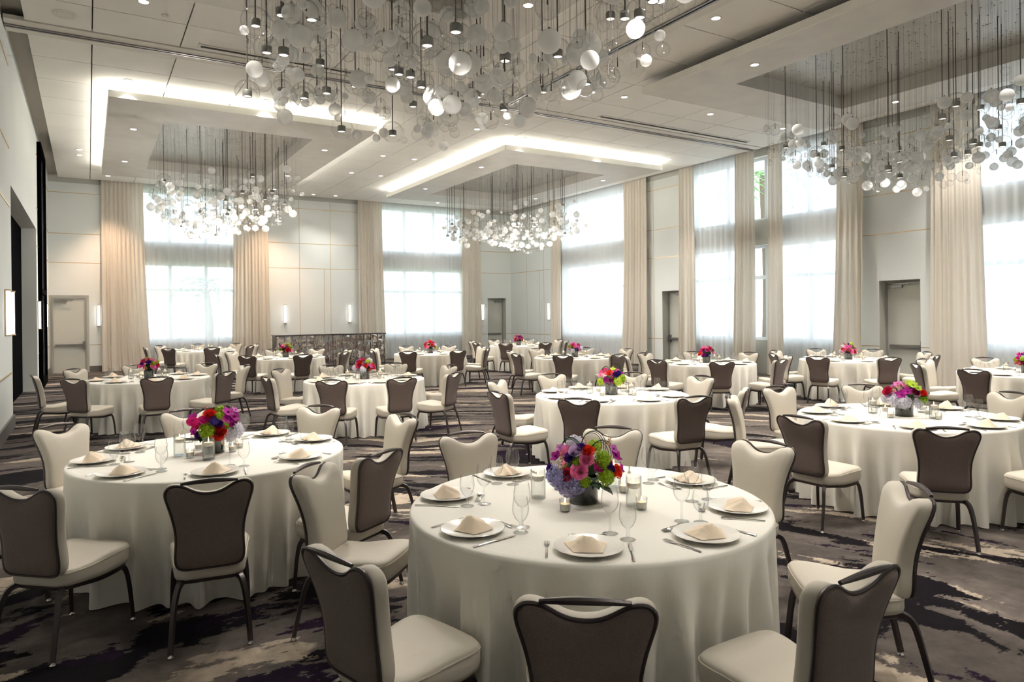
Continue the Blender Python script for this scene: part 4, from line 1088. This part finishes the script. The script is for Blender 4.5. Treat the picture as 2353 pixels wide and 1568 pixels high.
CH_ANG = {0: [4, 46, 87, 138, 197, 232, 267, 317], 1: [3, 45, 90, 130, 185, 226, 261, 301], 2: [352, 45, 84, 126, 181, 219, 262, 310], 3: [0, 40, 84, 126, 178, 218, 264, 303],
          4: [5, 50, 92, 131, 188, 234, 270, 306], 5: [6, 48, 94, 132, 184, 229, 270, 309]}
PL_ANG = {0: [0, 46, 93, 140, 189, 233, 276, 315], 1: [5, 45, 90, 135, 172, 217, 263, 310], 2: [0, 45, 90, 130, 174, 217, 262, 305]}
for ti, (x, y, off, words, near, arr) in enumerate(TABLES):
    rnd = random.Random(100 + ti)
    thing('tablecloth', 'ivory floor-length cloth over the ' + words, 'tablecloth', (x, y, 0), rnd.uniform(0, 6.28), 'round ivory tablecloths', CLOTHS[ti % 4])
    tb = thing('banquet_table', 'round banquet table hidden beneath ivory cloth, ' + words, 'table', (x, y, 0), .3, 'round banquet tables')
    put('tabletop', m_ttop, tb)
    for k in range(4): put('leg', m_tleg, tb, (.6 * math.cos(k * PI / 2), .6 * math.sin(k * PI / 2), 0))
    tocam = math.atan2(-y, -x)
    for k in range(8):
        ang = math.radians(45 * k + (0 if ti < 6 else off))
        d = (ang - tocam + 2 * PI) % (2 * PI)
        sec = SECT[int(((d + PI / 8) % (2 * PI)) / (PI / 4)) % 8]
        R = 1.23 + rnd.uniform(-.01, .03); aj = math.radians(CH_ANG[ti][k]) if ti in CH_ANG else ang + rnd.uniform(-.025, .025)
        cxp, cyp = x + R * math.cos(aj), y + R * math.sin(aj)
        if cxp < XL + .35: continue
        chair((cxp, cyp, 0), aj + PI / 2 + rnd.uniform(-.06, .06), 'cream chair with taupe back, %s seat at the %s' % (sec, words), near)
        ang = math.radians(PL_ANG[ti][k]) if ti in PL_ANG else aj
        # the setting: i = inward, r = diner's right
        ci, cr = Vector((-math.cos(ang), -math.sin(ang), 0)), Vector((-math.sin(ang), math.cos(ang), 0)) * 1
        cr = Vector((ci.y, -ci.x, 0))
        base = Vector((x, y, 0)) + Vector((math.cos(ang), math.sin(ang), 0)) * .75
        def at(i, r, z=0.): q = base + ci * i + cr * r; return (q.x, q.y, TOP + z)
        rz = math.atan2(ci.y, ci.x)
        w2 = ' at the %s setting, %s' % (sec, words)
        thing('plate', 'round white china plate' + w2, 'plate', at(0, 0), 0, 'white dinner plates', m_plate)
        thing('napkin', 'folded ivory napkin on plate' + w2, 'napkin', at(rnd.uniform(-.01, .01), rnd.uniform(-.01, .01), .0), rz - PI / 2 + PI + rnd.uniform(-.5, .5), 'folded napkins', NAPK[rnd.randrange(5)])
        if near:
            thing('fork', 'silver fork left of plate' + w2, 'fork', at(-.01, -.175), rz + rnd.uniform(-.05, .05), 'dinner forks', m_fork)
            thing('knife', 'silver knife right of plate' + w2, 'knife', at(-.015, .175), rz + rnd.uniform(-.05, .05), 'dinner knives', m_knife)
            thing('spoon', 'silver dessert spoon above plate' + w2, 'spoon', at(.165, -.01), rz + PI / 2 + rnd.uniform(-.12, .12), 'dessert spoons', m_spoon)
            if near == 2: thing('dessert_fork', 'small silver fork above plate' + w2, 'fork', at(.185, .0), rz - PI / 2 + rnd.uniform(-.1, .1), 'dessert forks', m_fork, None, .8)
        thing('wine_glass', 'tall clear wine glass' + w2, 'wine glass', at(.215 + rnd.uniform(-.01, .01), .10 + rnd.uniform(-.012, .012)), 0, 'wine glasses', m_wine)
        thing('water_goblet', 'short clear water goblet' + w2, 'goblet', at(.145 + rnd.uniform(-.01, .01), .165 + rnd.uniform(-.012, .012)), 0, 'water goblets', m_gob)
    # centre
    rt = Vector((math.cos(tocam + PI / 2), math.sin(tocam + PI / 2), 0)); tw = Vector((math.cos(tocam), math.sin(tocam), 0))
    def cp(r, t_): q = Vector((x, y, 0)) + rt * r + tw * t_; return q.x, q.y
    if arr:
        spec, pal, lab = arr
        arrangement(*cp(-.02, 0) if ti == 0 else (x, y), lab, spec or [], PALS[pal], 200 + ti, 12 if spec else 34, near == 2 and ti in (0, 3))
    hp = [(-.26, -.05, 'left'), (.235, .075, 'right'), (.15, -.29, 'rear')]
    vp = [(-.11, .19, 'front'), (.27, .13, 'right-hand'), (-.16, -.25, 'rear left-hand'), (.20, -.20, 'rear right-hand')]
    if ti == 1: hp = [(-.22, .03, 'left'), (-.03, .27, 'front'), (.15, -.26, 'rear')]; vp = [(-.15, .13, 'front'), (.13, .03, 'right-hand'), (-.1, -.16, 'rear left-hand'), (.18, -.1, 'rear right-hand')]
    for r, t_, s in hp: hurricane(*cp(r, t_), 'floating candle in clear cylinder, %s of centrepiece, %s' % (s, words))
    for r, t_, s in (vp if near else vp[:3]): votive(*cp(r, t_), 'white votive candle, %s side of centrepiece, %s' % (s, words))
